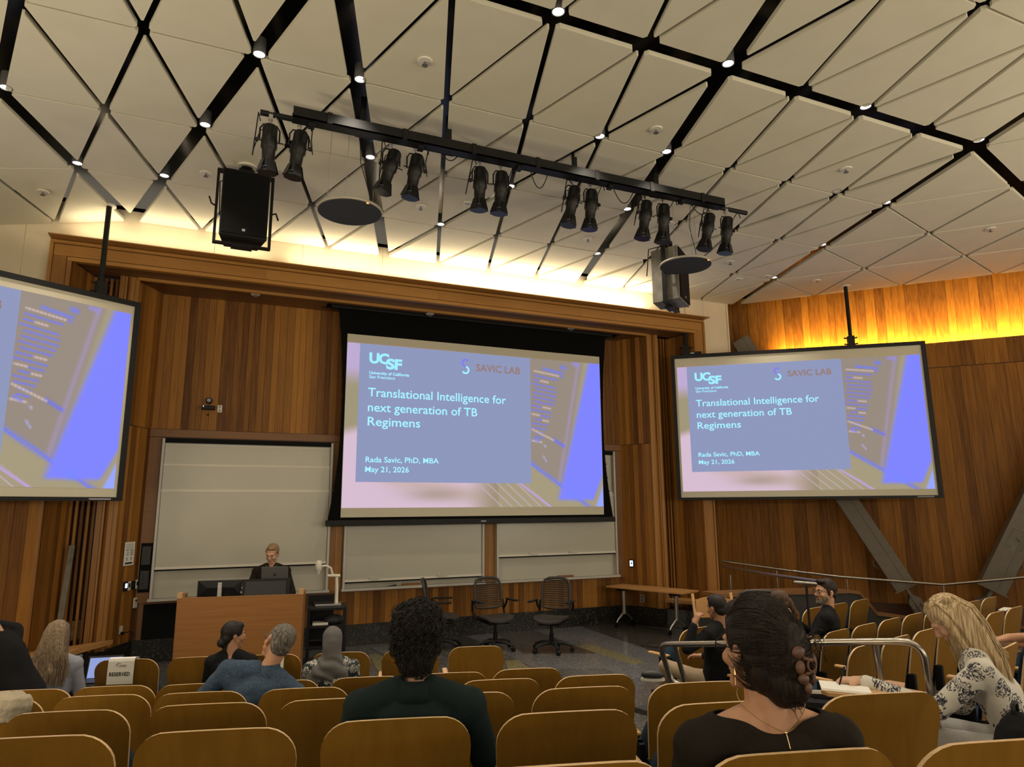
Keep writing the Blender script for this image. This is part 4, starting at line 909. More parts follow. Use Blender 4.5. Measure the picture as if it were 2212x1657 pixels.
# ---- loudspeakers
def loudspeaker(lab, ctr, yaw, side_mat, w=.54, h=.84, d=.42):
    t = thing('loudspeaker', lab, 'loudspeaker', (ctr.x, ctr.y, ctr.z), yaw, 'hanging loudspeakers')
    mb = MB(); mb.slab([(-w/2, -d/2, -h/2), (w/2, -d/2, -h/2), (w*.36, d/2, -h/2), (-w*.36, d/2, -h/2)], (0, 0, h)); mb.build('cabinet', side_mat, t, bevel=.01)
    MB().box((-w/2+.015, -d/2-.018, -h/2+.02), (w/2-.015, -d/2, h/2-.02)).build('front_grille', M['grille'], t, bevel=.005)
    MB().box((-.018, -d/2-.022, -h/2+.06), (.018, -d/2-.018, -h/2+.09)).build('badge', M['greyink'], t)
    mb = MB(); 
    for s in (-1, 1): mb.box((s*(w/2+.045)-.016, -.02-.02, -h/2-.03), (s*(w/2+.045)+.016, .02, h/2+.05))
    mb.box((-w/2-.06, -.05, h/2+.03), (w/2+.06, .03, h/2+.06)); mb.box((-w/2-.06, -.05, -h/2-.05), (w/2+.06, .03, -h/2-.03)); mb.build('yoke', M['rig'], t)
    for s in (-1, 1): MB().tube([(s*(w/2+.05), -.01, .0), (s*(w/2+.10), -.04, .01), (s*(w/2+.13), -.05, .09 if s < 0 else -.08)], .011, 6).build('locking_handle', M['black'], t)
    MB().box((-.12, -.06, -h/2-.075), (.12, .06, -h/2-.05)).build('bottom_bracket', M['rig'], t)
    top = ZC-ctr.z
    mb = MB(); mb.cyl((0, 0, h/2+.05), (0, 0, top-.01), .035, n=12); mb.lathe((0, 0, h/2+.12), [(.07, 0), (.07, .05), (.05, .07)], 14); mb.box((-.09, -.03, h/2+.08), (.09, .03, h/2+.12)); mb.build('ceiling_mount', M['rig'], t)
    MB().lathe((0, 0, top-.02), [(.12, 0), (.12, .02)], 20).build('ceiling_plate', M['white'], t)
    MB().tube([(-.02, 0, top-.02), (-.10, .02, top-.12), (-.08, .05, h/2+.10), (-w/2-.02, d/2, h/2), (-w/2, d/2+.05, 0)], .008, 6).build('cable', M['black'], t, smooth=True)
    return t
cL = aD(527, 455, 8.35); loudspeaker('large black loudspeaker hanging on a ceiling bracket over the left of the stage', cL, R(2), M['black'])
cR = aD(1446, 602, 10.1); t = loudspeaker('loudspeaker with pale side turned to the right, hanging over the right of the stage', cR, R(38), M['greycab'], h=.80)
mb = MB(); mb.box((-.255-.012, -.06, -.02+.1), (-.255-.009, .1, .28)); 
# ================================================================ BRACES, PARAPET AND HANDRAIL AT THE RIGHT
def brace(lab, P0, P1, w, d, nrmv, gusset=True):
    """box strut from the upper end P0 to the lower end P1; nrmv faces the room"""
    P0, P1 = V(P0), V(P1); ax = (P1-P0).normalized(); n = V(nrmv).normalized(); sd = ax.cross(n).normalized()
    t = thing('diagonal_brace', lab, 'brace', (P1.x, P1.y, 0), 0, 'steel braces against the right wall'); O = V((P1.x, P1.y, 0))
    L = (P1-P0).length; c = (P0+P1)/2-O
    mb = MB(); mb.obox(c, ax*L/2, sd*w/2, n*d/2); mb.build('strut', M['browns'], t, bevel=.006)
    MB().obox(c+n*(d/2+.004)+sd*w*.16*-1, ax*L/2, sd*.006, n*.004).build('weld_seam', M['browns'], t)
    mb = MB(); e = P1-O
    MB().obox(e+ax*.008, ax*.012, sd*(w/2+.03), n*(d/2+.03)).build('end_plate', M['browns'], t)
    for s in (-1, 1):
        mb = MB(); p = [e+sd*s*.03+n*.0, e+sd*s*.03+ax*.16, e+sd*s*.11+ax*.26, e+sd*s*.13+ax*.75, e+sd*s*.015+ax*.80, e+sd*s*.01+ax*.1]
        mb.slab([q+n*.08 for q in p], n*.03); mb.slab([q-n*.11 for q in p], n*.03); mb.build('gusset_plate', M['browns'], t)
        for k in range(3): MB().lathe(e+sd*s*.085+ax*(.36+.15*k)+n*.11, [(.034, 0), (.034, .03), (.02, .035)], 6, n).build('bolt', M['browns'], t)
    MB().obox(e+ax*.42, ax*.42, sd*.02, n*.13).build('tongue_plate', M['browns'], t)
    for k in range(3): MB().lathe(e+ax*(.34+.15*k)+n*.13, [(.03, 0), (.03, .03), (.018, .035)], 6, n).build('bolt', M['browns'], t)
    mb = MB(); ll = e-ax*.55-sd*(w/2+.02)*SG; mb.tube([ll+sd*SG*.04-ax*.09, ll-sd*SG*.03-ax*.06, ll-sd*SG*.05, ll-sd*SG*.03+ax*.06, ll+sd*SG*.04+ax*.09], .018, 8); mb.build('lifting_lug', M['browns'], t, smooth='auto')
    return t
bp = W0+wn*.42
b1t, b1b = aP(1600, 745, bp, wn), aP(1955, 1268, bp, wn)
SG = -1
brace('long grey steel brace leaning right behind the right screen, bolted at its foot', b1t+V((0, 0, .1)), b1b, .36, .26, wn)
b2b = aP(2140, 1272, bp, wn); b2t = aP(2290, 965, bp, wn)
SG = 1
t = brace('grey steel brace at the right edge leaning the other way, with stencilled marks', b2t+(b2t-b2b)*.6, b2b, .42, .30, wn)
ax = (b2b-b2t).normalized(); sd = ax.cross(wn).normalized(); O = V((b2b.x, b2b.y, 0)); e = b2b-O
for k, ch in enumerate(('M', 'R')):
    me = text_mesh(ch, .13, M['greycab'], bold=.004); X = Matrix((sd*-1, -ax, wn)).transposed().to_4x4(); X.translation = e-ax*(.95-.2*k)+wn*.156+sd*.03
    o = put(me, 'stencilled_mark', t, X)
mb = MB(); X0 = e-ax*1.02+wn*.155
for (p, q) in (((-.12, -.12), (.12, -.12)), ((.12, -.12), (.12, .2)), ((.12, .2), (-.12, .2)), ((-.12, .2), (-.12, -.12))):
    A, B = X0+sd*p[0]+ax*p[1], X0+sd*q[0]+ax*q[1]; mb.tube([A, B], .004, 4)
mb.build('stencilled_frame', M['greycab'], t)
# parapet with wooden cap behind the side seats
def at_par(x, y, Y): return aY(x, y, Y)
pp_ = [(1552, 1283, 8.9), (1700, 1277, 8.75), (1835, 1274, 8.6), (1856, 1277, 8.55), (1893, 1322, 8.35), (2010, 1338, 8.2), (2212, 1352, 8.0)]
P = [aY(*q) for q in pp_]
t = struct(MB().box((0, 0, 0), (0.01, 0.01, .01)).build('wall_parapet', M['blackm']), 'dark low parapet with stepped wooden cap behind the side seats')
for i in range(len(P)-1):
    a, b = P[i], P[i+1]; f = V((0, .10, 0))
    MB().add([(a.x, a.y, 0), (b.x, b.y, 0), (b.x, b.y, b.z-.05), (a.x, a.y, a.z-.05), (a.x, a.y+.12, 0), (b.x, b.y+.12, 0), (b.x, b.y+.12, b.z-.05), (a.x, a.y+.12, a.z-.05)], [(0, 1, 2, 3), (4, 7, 6, 5), (3, 2, 6, 7), (0, 4, 5, 1), (0, 3, 7, 4), (1, 5, 6, 2)]).build('parapet_panel', M['tier'], t)
    if (b-a).length > .2 or True:
        MB().add([a+V((0, -.02, -.055)), b+V((0, -.02, -.055)), b+V((0, .42, -.055)), a+V((0, .42, -.055)), a+V((0, -.02, 0)), b+V((0, -.02, 0)), b+V((0, .42, 0)), a+V((0, .42, 0))], [(0, 3, 2, 1), (4, 5, 6, 7), (0, 1, 5, 4), (1, 2, 6, 5), (2, 3, 7, 6), (3, 0, 4, 7)]).build('wooden_cap', M['header'], t)
# handrail along the wall: two bars
hp = W0+wn*.95
A = [aP(1560, 1212, hp, wn), aP(1700, 1232, hp, wn), aP(1815, 1246, hp, wn), aP(2037, 1263, hp, wn), aP(2290, 1240, hp, wn)]
t = thing('wall_handrail', 'long steel handrail bending in front of the right wall', 'handrail', (A[0].x, A[0].y, 0), 0)
O = V((A[0].x, A[0].y, 0)); MB().tube([q-O for q in A], .024, 10).build('rail', M['steel'], t, smooth='auto')
for fx, fy in ((1677, 1230), (1829, 1250), (2037, 1263)):
    q = aP(fx, fy, hp, wn)-O; MB().tube([q-V((0, 0, .02)), q-V((0, 0, .25)), q-V((0, 0, .9))], .016, 8).build('baluster', M['steel'], t, smooth='auto')
B = [aD(1560, 1223, 12.2), aD(1655, 1240, 10.6), aD(1768, 1256, 9.2)]
t = thing('ramp_handrail', 'lower bright handrail running down to the stage behind the bearded man', 'handrail', (B[0].x, B[0].y, 0), 0); O = V((B[0].x, B[0].y, 0))
MB().tube([q-O for q in B], .024, 10).build('rail', M['steel'], t, smooth='auto')
for q in (aD(1577, 1242, 11.8),):
    MB().tube([q-O, q-O-V((0, 0, .8))], .02, 8).build('post', M['steel'], t, smooth='auto')
C_ = [aD(1716, 1258, 8.6), aD(1766, 1262, 8.4)]
t = thing('short_rail', 'short horizontal rail end with black bracket left of the bearded man', 'handrail', (C_[0].x, C_[0].y, 0), 0); O = V((C_[0].x, C_[0].y, 0))
MB().tube([C_[0]-O, C_[1]-O], .024, 10).build('rail', M['steel'], t, smooth='auto'); q = aD(1742, 1266, 8.5)-O; MB().tube([q, q-V((0, 0, .18)), q-V((0, 0, .6))], .015, 8).build('bracket', M['black'], t)
# ================================================================ STAGE CHAIRS
def slat_chair_parts(t):
    # seat at .45, back at -y... the sitter faces -y in local space
    mb = MB(); n = 12
    def seat_pt(u, v_): return V((u*.235*(1-.10*v_*v_ if v_ > 0 else 1), -.24+.46*(1-(v_+1)/2)*1.0-.22+.24, .455-.035*max(0, -v_)**2*0+.02*abs(u)**2-(.03*max(0, v_-.6)/.4)))
    g = [(i, j) for j in range(n+1) for i in range(n+1)]
    vs = []
    for j in range(n+1):
        for i in range(n+1):
            u, v_ = 2*i/n-1, 2*j/n-1; ru = u*math.sqrt(1-.38*v_*v_); rv = v_*math.sqrt(1-.30*u*u)
            vs.append((ru*.245, -rv*.24, .455+.02*ru*ru-.03*max(0, rv-.5)**2*4))
    top = len(vs); vs += [(x, y, z-.025) for x, y, z in vs]; fs = []
    for j in range(n):
        for i in range(n):
            a = j*(n+1)+i; fs.append((a, a+1, a+n+2, a+n+1)); fs.append((a+top, a+n+1+top, a+n+2+top, a+1+top))
    rim = [i for i in range(n+1)]+[(j)*(n+1)+n for j in range(1, n+1)]+[n*(n+1)+i for i in range(n-1, -1, -1)]+[j*(n+1) for j in range(n-1, 0, -1)]
    for k in range(len(rim)): a, b = rim[k], rim[(k+1) % len(rim)]; fs.append((a, a+top, b+top, b))
    mb.add(vs, fs); mb.build('seat', M['chairp'], t, smooth='auto')
    MB().obox((0, .02, .40), (.16, 0, 0), (0, .17, 0), (0, 0, .035)).build('mechanism', M['black'], t, bevel=.02)
    # backrest: frame ring and horizontal slats
    def bp_(u, z): s = (z-.62)/.36; return V((u*(.215-.02*max(0, s)**3), .25+.06*s-.05*(1-u*u)*0+.0+.03*(u*u)*-1, z))
    ring = [bp_(-1, .58)]+[bp_(-1, .58+.30*k/4) for k in range(1, 5)]
    pts = [bp_(-1, z) for z in (.58, .68, .78, .88)]+[bp_(-.9, .945), bp_(-.6, .975), bp_(0, .98), bp_(.6, .975), bp_(.9, .945)]+[bp_(1, z) for z in (.88, .78, .68, .58)]+[bp_(.6, .555), bp_(0, .55), bp_(-.6, .555)]
    MB().tube(pts, .020, 8, closed=True).build('back_frame', M['chairp'], t, smooth=True)
    for k in range(12):
        z = .60+.345*k/11
        MB().tube([bp_(u, z) for u in (-.97, -.5, 0, .5, .97)], [.0095]*5, 6).build('back_slat', M['chairp'], t, smooth=True)
    for s in (-1, 1):
        MB().tube([(s*.14, .10, .40), (s*.24, .17, .43), (s*.255, .24, .52), (s*.25, .26, .66)], [.018, .02, .018, .014], 8).build('back_arm', M['black'], t, smooth='auto')
        MB().tube([(s*.25, .24, .52), (s*.275, .20, .60), (s*.275, .16, .665)], .016, 8).build('arm_support', M['black'], t, smooth='auto')
        MB().box((s*.28-.035, -.14, .665), (s*.28+.035, .16, .69)).build('armrest', M['black'], t, bevel=.01)
    MB().cyl((0, 0, .18), (0, 0, .40), .020, n=12).build('gas_lift', M['black'], t, smooth='auto'); MB().cyl((0, 0, .10), (0, 0, .24), .032, n=12).build('lift_sleeve', M['black'], t, smooth='auto')
    for k in range(5):
        a = R(72*k+18); u = V((math.cos(a), math.sin(a), 0))
        l = MB().tube([V((0, 0, .12)), u*.16+V((0, 0, .115)), u*.29+V((0, 0, .08))], [.032, .024, .016], 8).build('leg', M['darkgrey'], t, smooth='auto')
        MB().cyl(u*.29+V((0, 0, .045)), u*.29+V((0, 0, .09)), .008, n=6).build('castor_stem', M['black'], l)
        v_ = V((-u.y, u.x, 0)); MB().lathe(u*.29-v_*.025+V((0, 0, .032)), [(.025, 0), (.032, .006), (.032, .044), (.025, .05)], 12, v_).build('castor', M['black'], l, smooth='auto')
CH = 1.12
def ochair(lab, x, y, Z, rz): 
    q = aZ(x, y, Z); t = thing('swivel_chair', lab, 'chair', (q.x, q.y, Z), rz, 'slatted swivel chairs'); slat_chair_parts(t); t.scale = (CH, CH, CH); return t
c1 = ochair('dark slatted swivel chair turned right, partly behind the curly-haired man', 955, 1402, 0, R(70))
def cdup(lab, loc, rz):
    o = dup(c1); place(o, loc, rz); tag(o, lab, 'chair', 'slatted swivel chairs'); return o
q = aZ(1070, 1404, 0); cdup('dark slatted swivel chair in the middle of the stage, turned slightly right', (q.x, q.y, 0), R(4))
q = aZ(1192, 1407, 0); cdup('dark slatted swivel chair on the right of the three on stage', (q.x, q.y, 0), R(-44))
q = aD(1628, 1330, 8.4); cdup('dark slatted chair back showing above the dark-haired woman, seen from behind', (q.x, q.y, .15), R(150))
# light wooden folding chair behind the man touching his ear
q = aD(1555, 1300, 7.9)
t = thing('wooden_chair', 'light beech folding chair behind the man touching his ear', 'chair', (q.x, q.y, 0), R(165))
for s in (-1, 1): MB().tube([(s*.21, .14, .0), (s*.21, -.06, .5), (s*.21, -.19, 1.02)], [.018, .019, .015], 8).build('side_rail', M['maple'], t, smooth='auto')
mb = MB(); n = 8; f = lambda u, z: V((u*.20, -.17+.02-.035*(1-u*u), z))
vs = [f(2*i/n-1, z+(.03*(1-(2*i/n-1)**2) if z > .9 else -.01*(1-(2*i/n-1)**2))) for z in (.80, .96) for i in range(n+1)]; vs += [q_+V((0, .014, 0)) for q_ in vs]; k = n+1
fs = [(i, i+1, k+i+1, k+i) for i in range(n)]+[(2*k+i, 3*k+i, 3*k+i+1, 2*k+i+1) for i in range(n)]+[(k+i, k+i+1, 3*k+i+1, 3*k+i) for i in range(n)]+[(i, 2*k+i, 2*k+i+1, i+1) for i in range(n)]
mb.add(vs, fs).build('back_board', M['beech'], t); MB().box((-.20, -.05, .43), (.20, .32, .455)).build('seat', M['beech'], t, bevel=.008)
for s in (-1, 1): MB().tube([(s*.18, -.16, 0), (s*.18, .1, .25), (s*.18, .30, .44)], .014, 8).build('leg', M['maple'], t, smooth='auto')
MB().cyl((-.21, .04, .25), (.21, .04, .25), .01, n=8).build('rung', M['maple'], t); t.scale = (1.15, 1.15, 1.2)
# ================================================================ AUDITORIUM SEATS
def shell_outline_z(x, hw, H, r):
    ax = abs(x); z = H-.010*(x/hw)**2
    if ax > hw-r: z -= r-math.sqrt(max(0, r*r-(ax-(hw-r))**2))
    return z
def shell_pts(hw0, hw1, z0, H, r, yf, n=20, m=8):
    rows = []
    us = [-1, -.985, -.95, -.90, -.84, -.76, -.66, -.5, -.25, 0, .25, .5, .66, .76, .84, .90, .95, .985, 1]
    for j in range(m+1):
        row = []
        for u in us:
            x = u*hw1; zt = shell_outline_z(x, hw1, H, r); k = j/m
            z = z0+(zt-z0)*k; taper = hw0+(hw1-hw0)*min(1, (z-z0)/(H-r-z0))
            row.append(V((u*taper, yf(u*taper, z), z)))
        rows.append(row)
    return rows
def yback(x, z): return -.02-.12*max(0, (z-.30))/.58*(.7+.3*(z-.3)/.58)+.32*x*x
def slab_from_rows(rows, th, mb, fs_mi=0, rim_mi=1):
    m = len(rows); n = len(rows[0]); a = [p for r_ in rows for p in r_]; b = [p+V((0, th, 0)) for p in a]; N = len(a)
    fs = [(j*n+i, j*n+i+1, (j+1)*n+i+1, (j+1)*n+i) for j in range(m-1) for i in range(n-1)]
    mb.add(a+b, fs+[tuple(N+q for q in reversed(f)) for f in fs], fs_mi)
    rim = [i for i in range(n)]+[j*n+n-1 for j in range(1, m)]+[(m-1)*n+i for i in range(n-2, -1, -1)]+[j*n for j in range(m-2, 0, -1)]
    mb.add(a+b, [(rim[k], rim[k]+N, rim[(k+1) % len(rim)]+N, rim[(k+1) % len(rim)]) for k in range(len(rim))], rim_mi)
def seat_parts(t, down=False):
    mb = MB(); slab_from_rows(shell_pts(.235, .262, .25, .88, .105, yback), .014, mb); o = mb.build('back_shell', [M['shell'], M['edge']], t); o.data.polygons.foreach_set('use_smooth', [p.material_index == 0 for p in o.data.polygons])
    mb = MB(); slab_from_rows(shell_pts(.220, .243, .34, .866, .11, lambda x, z: yback(x, z)+.014), .026, mb); mb.build('back_cushion', [M['navy'], M['navy']], t, smooth=True)
    mb = MB(); n = 12
    cu = MB(); cu.lathe((0, 0, 0), [(.17, -.045), (.225, -.035), (.238, -.005), (.225, .03), (.15, .045)], 28); cu.xf(Matrix.Diagonal((1, .98, 1, 1)))
    X = Matrix.Translation((0, .25, .44)) if down else Matrix.Translation((0, .14, .47)) @ Matrix.Rotation(R(76), 4, 'X')
    cu.xf(X).build('seat_cushion', M['navy'], t, smooth=True)
    for s in (-1,):
        mb = MB(); mb.box((s*.27-.012, .03, 0), (s*.27+.012, .10, .575)); mb.box((s*.27-.014, .0, .38), (s*.27+.014, .20, .56)); mb.box((s*.27-.03, -.06, 0), (s*.27+.03, .16, .015)); mb.build('standard', M['black'], t)
        MB().box((s*.275-.025, .06, .575), (s*.275+.025, .35, .60)).build('armrest', M['maple'], t, bevel=.011)
        MB().box((s*.235-.02, -.075, .26), (s*.235+.025, .0, .50)).build('bracket', M['black'], t, bevel=.008)
proto = {}
ORD = ['first', 'second', 'third', 'fourth', 'fifth', 'sixth', 'seventh', 'eighth', 'ninth', 'tenth']
def seat(px, py, z_top, rz, lab, down=False, group='auditorium seats', pos=None):
    q = pos if pos else aZ(px, py, z_top)
    d = V((-math.sin(rz), math.cos(rz), 0))   # facing direction
    loc = V((q.x, q.y, 0))+d*.13; loc.z = z_top-.88
    key = down
    if key not in proto:
        t = thing('auditorium_seat', lab, 'seat', loc, rz, group); seat_parts(t, down); proto[key] = t
    else:
        t = dup(proto[key]); place(t, loc, rz); tag(t, lab, 'seat', group)
    return t
ROWS = {1: (.98, [(100, 1431), (272, 1424), (428, 1419), (585, 1414), (736, 1409), (887, 1403), (1030, 1396)]),
        2: (1.10, [(60, 1490), (243, 1482), (422, 1477), (606, 1470), (793, 1462), (976, 1453), (1141, 1444)]),
        3: (1.22, [(-20, 1512), (217, 1502), (431, 1495), (656, 1486), (872, 1477), (1082, 1467), (1288, 1458)]),
        4: (1.38, [(140, 1536), (445, 1520), (720, 1509), (1000, 1497), (1265, 1484), (1512, 1473)]),
        5: (1.53, [(55, 1592), (463, 1576), (858, 1552), (1231, 1536), (1572, 1516), (1910, 1497)]),
        6: (1.66, [(1222, 1651), (1742, 1622), (2190, 1597)])}
extra = {(1, 0): ', behind pale blue shirt', (1, 1): ', carrying RESERVED card', (1, 4): ', behind grey headscarf', (3, 0): ', under cream jacket', (5, 2): ', behind dark polo', (6, 1): ', behind hair-clip woman', (2, 3): ', beside blue-shirted man'}
SEATS = {}
for r, (z, ps) in ROWS.items():
    for i, (x, y) in enumerate(ps):
        SEATS[r, i] = seat(x, y, z, R(-15), 'wooden-backed seat, %s from left, %s centre row from the stage%s' % (ORD[i], ORD[r-1], extra.get((r, i), '')), group='centre block seats')
def linepos(p0, d, n, pitch): return [V((p0[0]+d[0]*pitch*i, p0[1]+d[1]*pitch*i, 0)) for i in range(n)]
dR = (math.cos(R(13.5)), math.sin(R(13.5)))
RR = {1: (.93, (4.97, 6.41), 7, .61), 2: (1.00, (4.80, 5.08), 10, .575), 3: (1.09, (5.15, 4.37), 7, .58)}
lab_r = ['nearest the stage', 'second from the stage', 'third from the stage']
for r, (z, p0, n, pitch) in RR.items():
    for i, q in enumerate(linepos(p0, dR, n, pitch)):
        seat(0, 0, z, R(13.5), 'wooden-backed seat, %s from the left in the side block row %s' % (ORD[i], lab_r[r-1]), down=(r == 3 and i == 0), group='side block seats', pos=q)
q4 = aZ(2180, 1394, 1.45)
for i in range(3):
    q = V((q4.x, q4.y, 0))+V((*dR, 0))*.58*i
    seat(0, 0, 1.45, R(17), ['wooden-backed side seat in which the blonde woman sits writing', 'wooden-backed side seat just right of the blonde woman', 'wooden-backed side seat at the right edge of the picture'][i], down=(i == 0), group='side block seats', pos=q)
# RESERVED card
s = SEATS[1, 1]; X = PM[s.name]
t = thing('reserved_card', 'white card reading RESERVED hung over a seat back in the front row', 'sign', (X @ V((-.02, -.13, .88))), R(-15))
mb = MB()
prof = [(.075, -.03), (.074, .004), (.02, .014), (-.014, .010), (-.022, -.01), (-.028, -.12), (-.025, -.195)]
vs = [(x, y, z) for y, z in prof for x in (-.105, .105)]
vs = []
for y, z in prof: vs += [(-.105, y-.012, z), (.105, y-.012, z)]
mb.add(vs, [(2*i, 2*i+1, 2*i+3, 2*i+2) for i in range(len(prof)-1)]); o = mb.build('card', M['paper'], t); md = o.modifiers.new('s', 'SOLIDIFY'); md.thickness = .003
me = text_mesh('RESERVED', .042, M['ink'], bold=.0012, space=1.1); put(me, 'lettering', t, Matrix.Translation((-.086, -.048, -.125)) @ Matrix.Rotation(R(88), 4, 'X'), fit=.165)
mb = MB(); mb.tube([(-.03, -.042, -.045), (-.035, -.041, -.032), (-.022, -.040, -.022), (.005, -.040, -.022)], [.002, .005, .004, .001], 6)
for k in range(3): mb.box((-.02+.006*k, -.043, -.052+.006*k), (.045, -.041, -.049+.006*k))
o = mb.build('printed_emblem', M['greyink'], t); o['kind'] = 'stuff'
# white sheet on the seat beside the blue-shirted man
X = PM[SEATS[1, 3].name]
t = thing('white_card', 'white blank card standing against the seat right of the leaning man', 'card', X @ V((.07, .0, .87)), R(-15)); MB().box((-.05, -.17, -.17), (.05, -.165, .02)).build('card', M['paper'], t)
# guard rail and low screen wall between centre and side seats
G = [aD(1425, 1392, 4.85), aD(1990, 1385, 3.62)]; Gb = [aD(1452, 1479, 4.85), aD(2014, 1512, 3.60)]
t = thing('guard_rail', 'brushed steel tube guard rail standing behind the woman with the hair clip', 'guard rail', (G[0].x, G[0].y, 0), 0); O = V((G[0].x, G[0].y, 0))
a, b, c, d = G[0]-O, G[1]-O, Gb[1]-O, Gb[0]-O
def fillet(p, q, r, n=5): # quarter bend points around corner q between p-side and r-side
    out = []
    for k in range(n+1):
        s = k/n; u = (1-s)**2; v_ = 2*s*(1-s); w_ = s*s; out.append(p*u+q*v_+r*w_)
    return out
ab = (b-a).normalized(); bc = (c-b).normalized(); da = (d-a).normalized(); dc = (c-d).normalized()
path = [d+dc*.5*(c-d).length]+fillet(d+dc*.10, d, d-da*.08)+fillet(a+da*.07, a, a+ab*.08)+[a.lerp(b, .5)]+fillet(b-ab*.12, b+ab*.02, b+bc*.13)+[c+bc*.55]
low0 = MB().tube(path, .0195, 12).build('rail_tube', M['steel'], t, smooth='auto')
MB().tube([d+dc*.08, c-V((0, 0, 0))], .019, 12).build('lower_rail', M['steel'], t, smooth='auto')
for f in (.075, .86): p = a.lerp(b, f); q = p+(d-a)*.98; MB().tube([p, q-V((0, 0, .5 if f > .5 else .05))], .0175, 12).build('post', M['steel'], t, smooth='auto')
# parapet panel with black cap under the rail
p0 = aZ(1403, 1474, 1.0); 
pA = Gb[0]+V((-.10, .05, 0)); pB = Gb[1]; pdir = (V((pB.x, pB.y, 0))-V((pA.x, pA.y, 0))).normalized(); pn = V((-pdir.y, pdir.x, 0))
t = struct(MB().slab([pA-V((0, 0, pA.z))-pn*.03, pB-V((0, 0, pB.z))-pn*.03, pB-V((0, 0, pB.z))+pn*.03, pA-V((0, 0, pA.z))+pn*.03], (0, 0, .01)).build('wall_low_screen', M['black']), 'low orange wood screen wall with black cap under the guard rail')
def wq(p, off, z): return V((p.x, p.y, 0))+pn*off+V((0, 0, z))
za, zb_ = pA.z-.03, pB.z-.05
for nm, lo, hi, o0, o1, mt in (('wood_panel', 0, -.06, -.03, .03, M['beech']), ('black_cap', None, None, -.045, .045, M['black'])):
    if lo == 0: v = [wq(pA, o0, 0), wq(pB, o0, 0), wq(pB, o1, 0), wq(pA, o1, 0), wq(pA, o0, za-.06), wq(pB, o0, zb_-.06), wq(pB, o1, zb_-.06), wq(pA, o1, za-.06)]
    else: v = [wq(pA, o0, za-.06), wq(pB, o0, zb_-.06), wq(pB, o1, zb_-.06), wq(pA, o1, za-.06), wq(pA, o0, za), wq(pB, o0, zb_), wq(pB, o1, zb_), wq(pA, o1, za)]
    MB().add(v, [(0, 3, 2, 1), (4, 5, 6, 7), (0, 1, 5, 4), (1, 2, 6, 5), (2, 3, 7, 6), (3, 0, 4, 7)]).build(nm, mt, t)
v = [wq(pA, -.035, 0)-pdir*.02, wq(pA, .035, 0)-pdir*.02, wq(pA, .035, za)-pdir*.02, wq(pA, -.035, za)-pdir*.02]; MB().slab(v, pdir*.02).build('end_post', M['black'], t)
# ================================================================ PEOPLE
def fuse(mb, voxel, name, mat, parent, smooth_it=4, wrinkle=0, wscale=14, disp=None, mats=None, matfn=None):
    """one continuous surface from overlapping volumes"""
    me = mb.mesh('tmp', mat); o = bpy.data.objects.new('tmp', me); COL.objects.link(o)
    rm = o.modifiers.new('r', 'REMESH'); rm.mode = 'VOXEL'; rm.voxel_size = voxel; rm.adaptivity = 0
    sm = o.modifiers.new('s', 'SMOOTH'); sm.iterations = smooth_it; sm.factor = .5
    dg = bpy.context.evaluated_depsgraph_get(); m2 = bpy.data.meshes.new_from_object(o.evaluated_get(dg)); bpy.data.objects.remove(o)
    m2.name = name
    if wrinkle or disp:
        ns = [v.normal.copy() for v in m2.vertices]
        for v, n in zip(m2.vertices, ns):
            p = v.co.copy()
            if wrinkle: v.co = p + n*(noise.noise(V((p.x*wscale, p.y*wscale, p.z*wscale*.45+p.x*6)))*wrinkle+noise.noise(p*wscale*2.6)*wrinkle*.35)
            if disp: v.co = v.co + n*disp(p)
    m2.materials.clear()
    for m in (mats or [mat]): m2.materials.append(m)
    m2.polygons.foreach_set('use_smooth', [True]*len(m2.polygons))
    if matfn: m2.polygons.foreach_set('material_index', [matfn(p.center) for p in m2.polygons])
    m2.update(); o = bpy.data.objects.new(name, m2); COL.objects.link(o); o.parent = parent; PM[o.name] = PM[parent.name].copy(); return o
def skin(name, c, lip=(.35, .10, .07)):
    m, nt, b = newmat(name); N = nt.nodes; tcn = N.new('ShaderNodeTexCoord'); nz = N.new('ShaderNodeTexNoise'); nz.inputs['Scale'].default_value = 30
    mx = N.new('ShaderNodeMixRGB'); mx.inputs[1].default_value = (*c, 1); mx.inputs[2].default_value = (c[0]*.85, c[1]*.72, c[2]*.65, 1)
    nt.links.new(tcn.outputs['Object'], nz.inputs[0]); nt.links.new(nz.outputs['Fac'], mx.inputs[0]); nt.links.new(mx.outputs[0], b.inputs['Base Color'])
    b.inputs['Roughness'].default_value = .55; b.inputs['Subsurface Weight'].default_value = .12; b.inputs['Subsurface Radius'].default_value = (.02, .008, .004); b.inputs['Subsurface Scale'].default_value = .3
    return m
M['skinA'] = skin('skin_warm', (.55, .31, .18)); M['skinB'] = skin('skin_light', (.62, .38, .25)); M['skinC'] = skin('skin_tan', (.40, .21, .12)); M['skinD'] = skin('skin_brown', (.30, .15, .085))
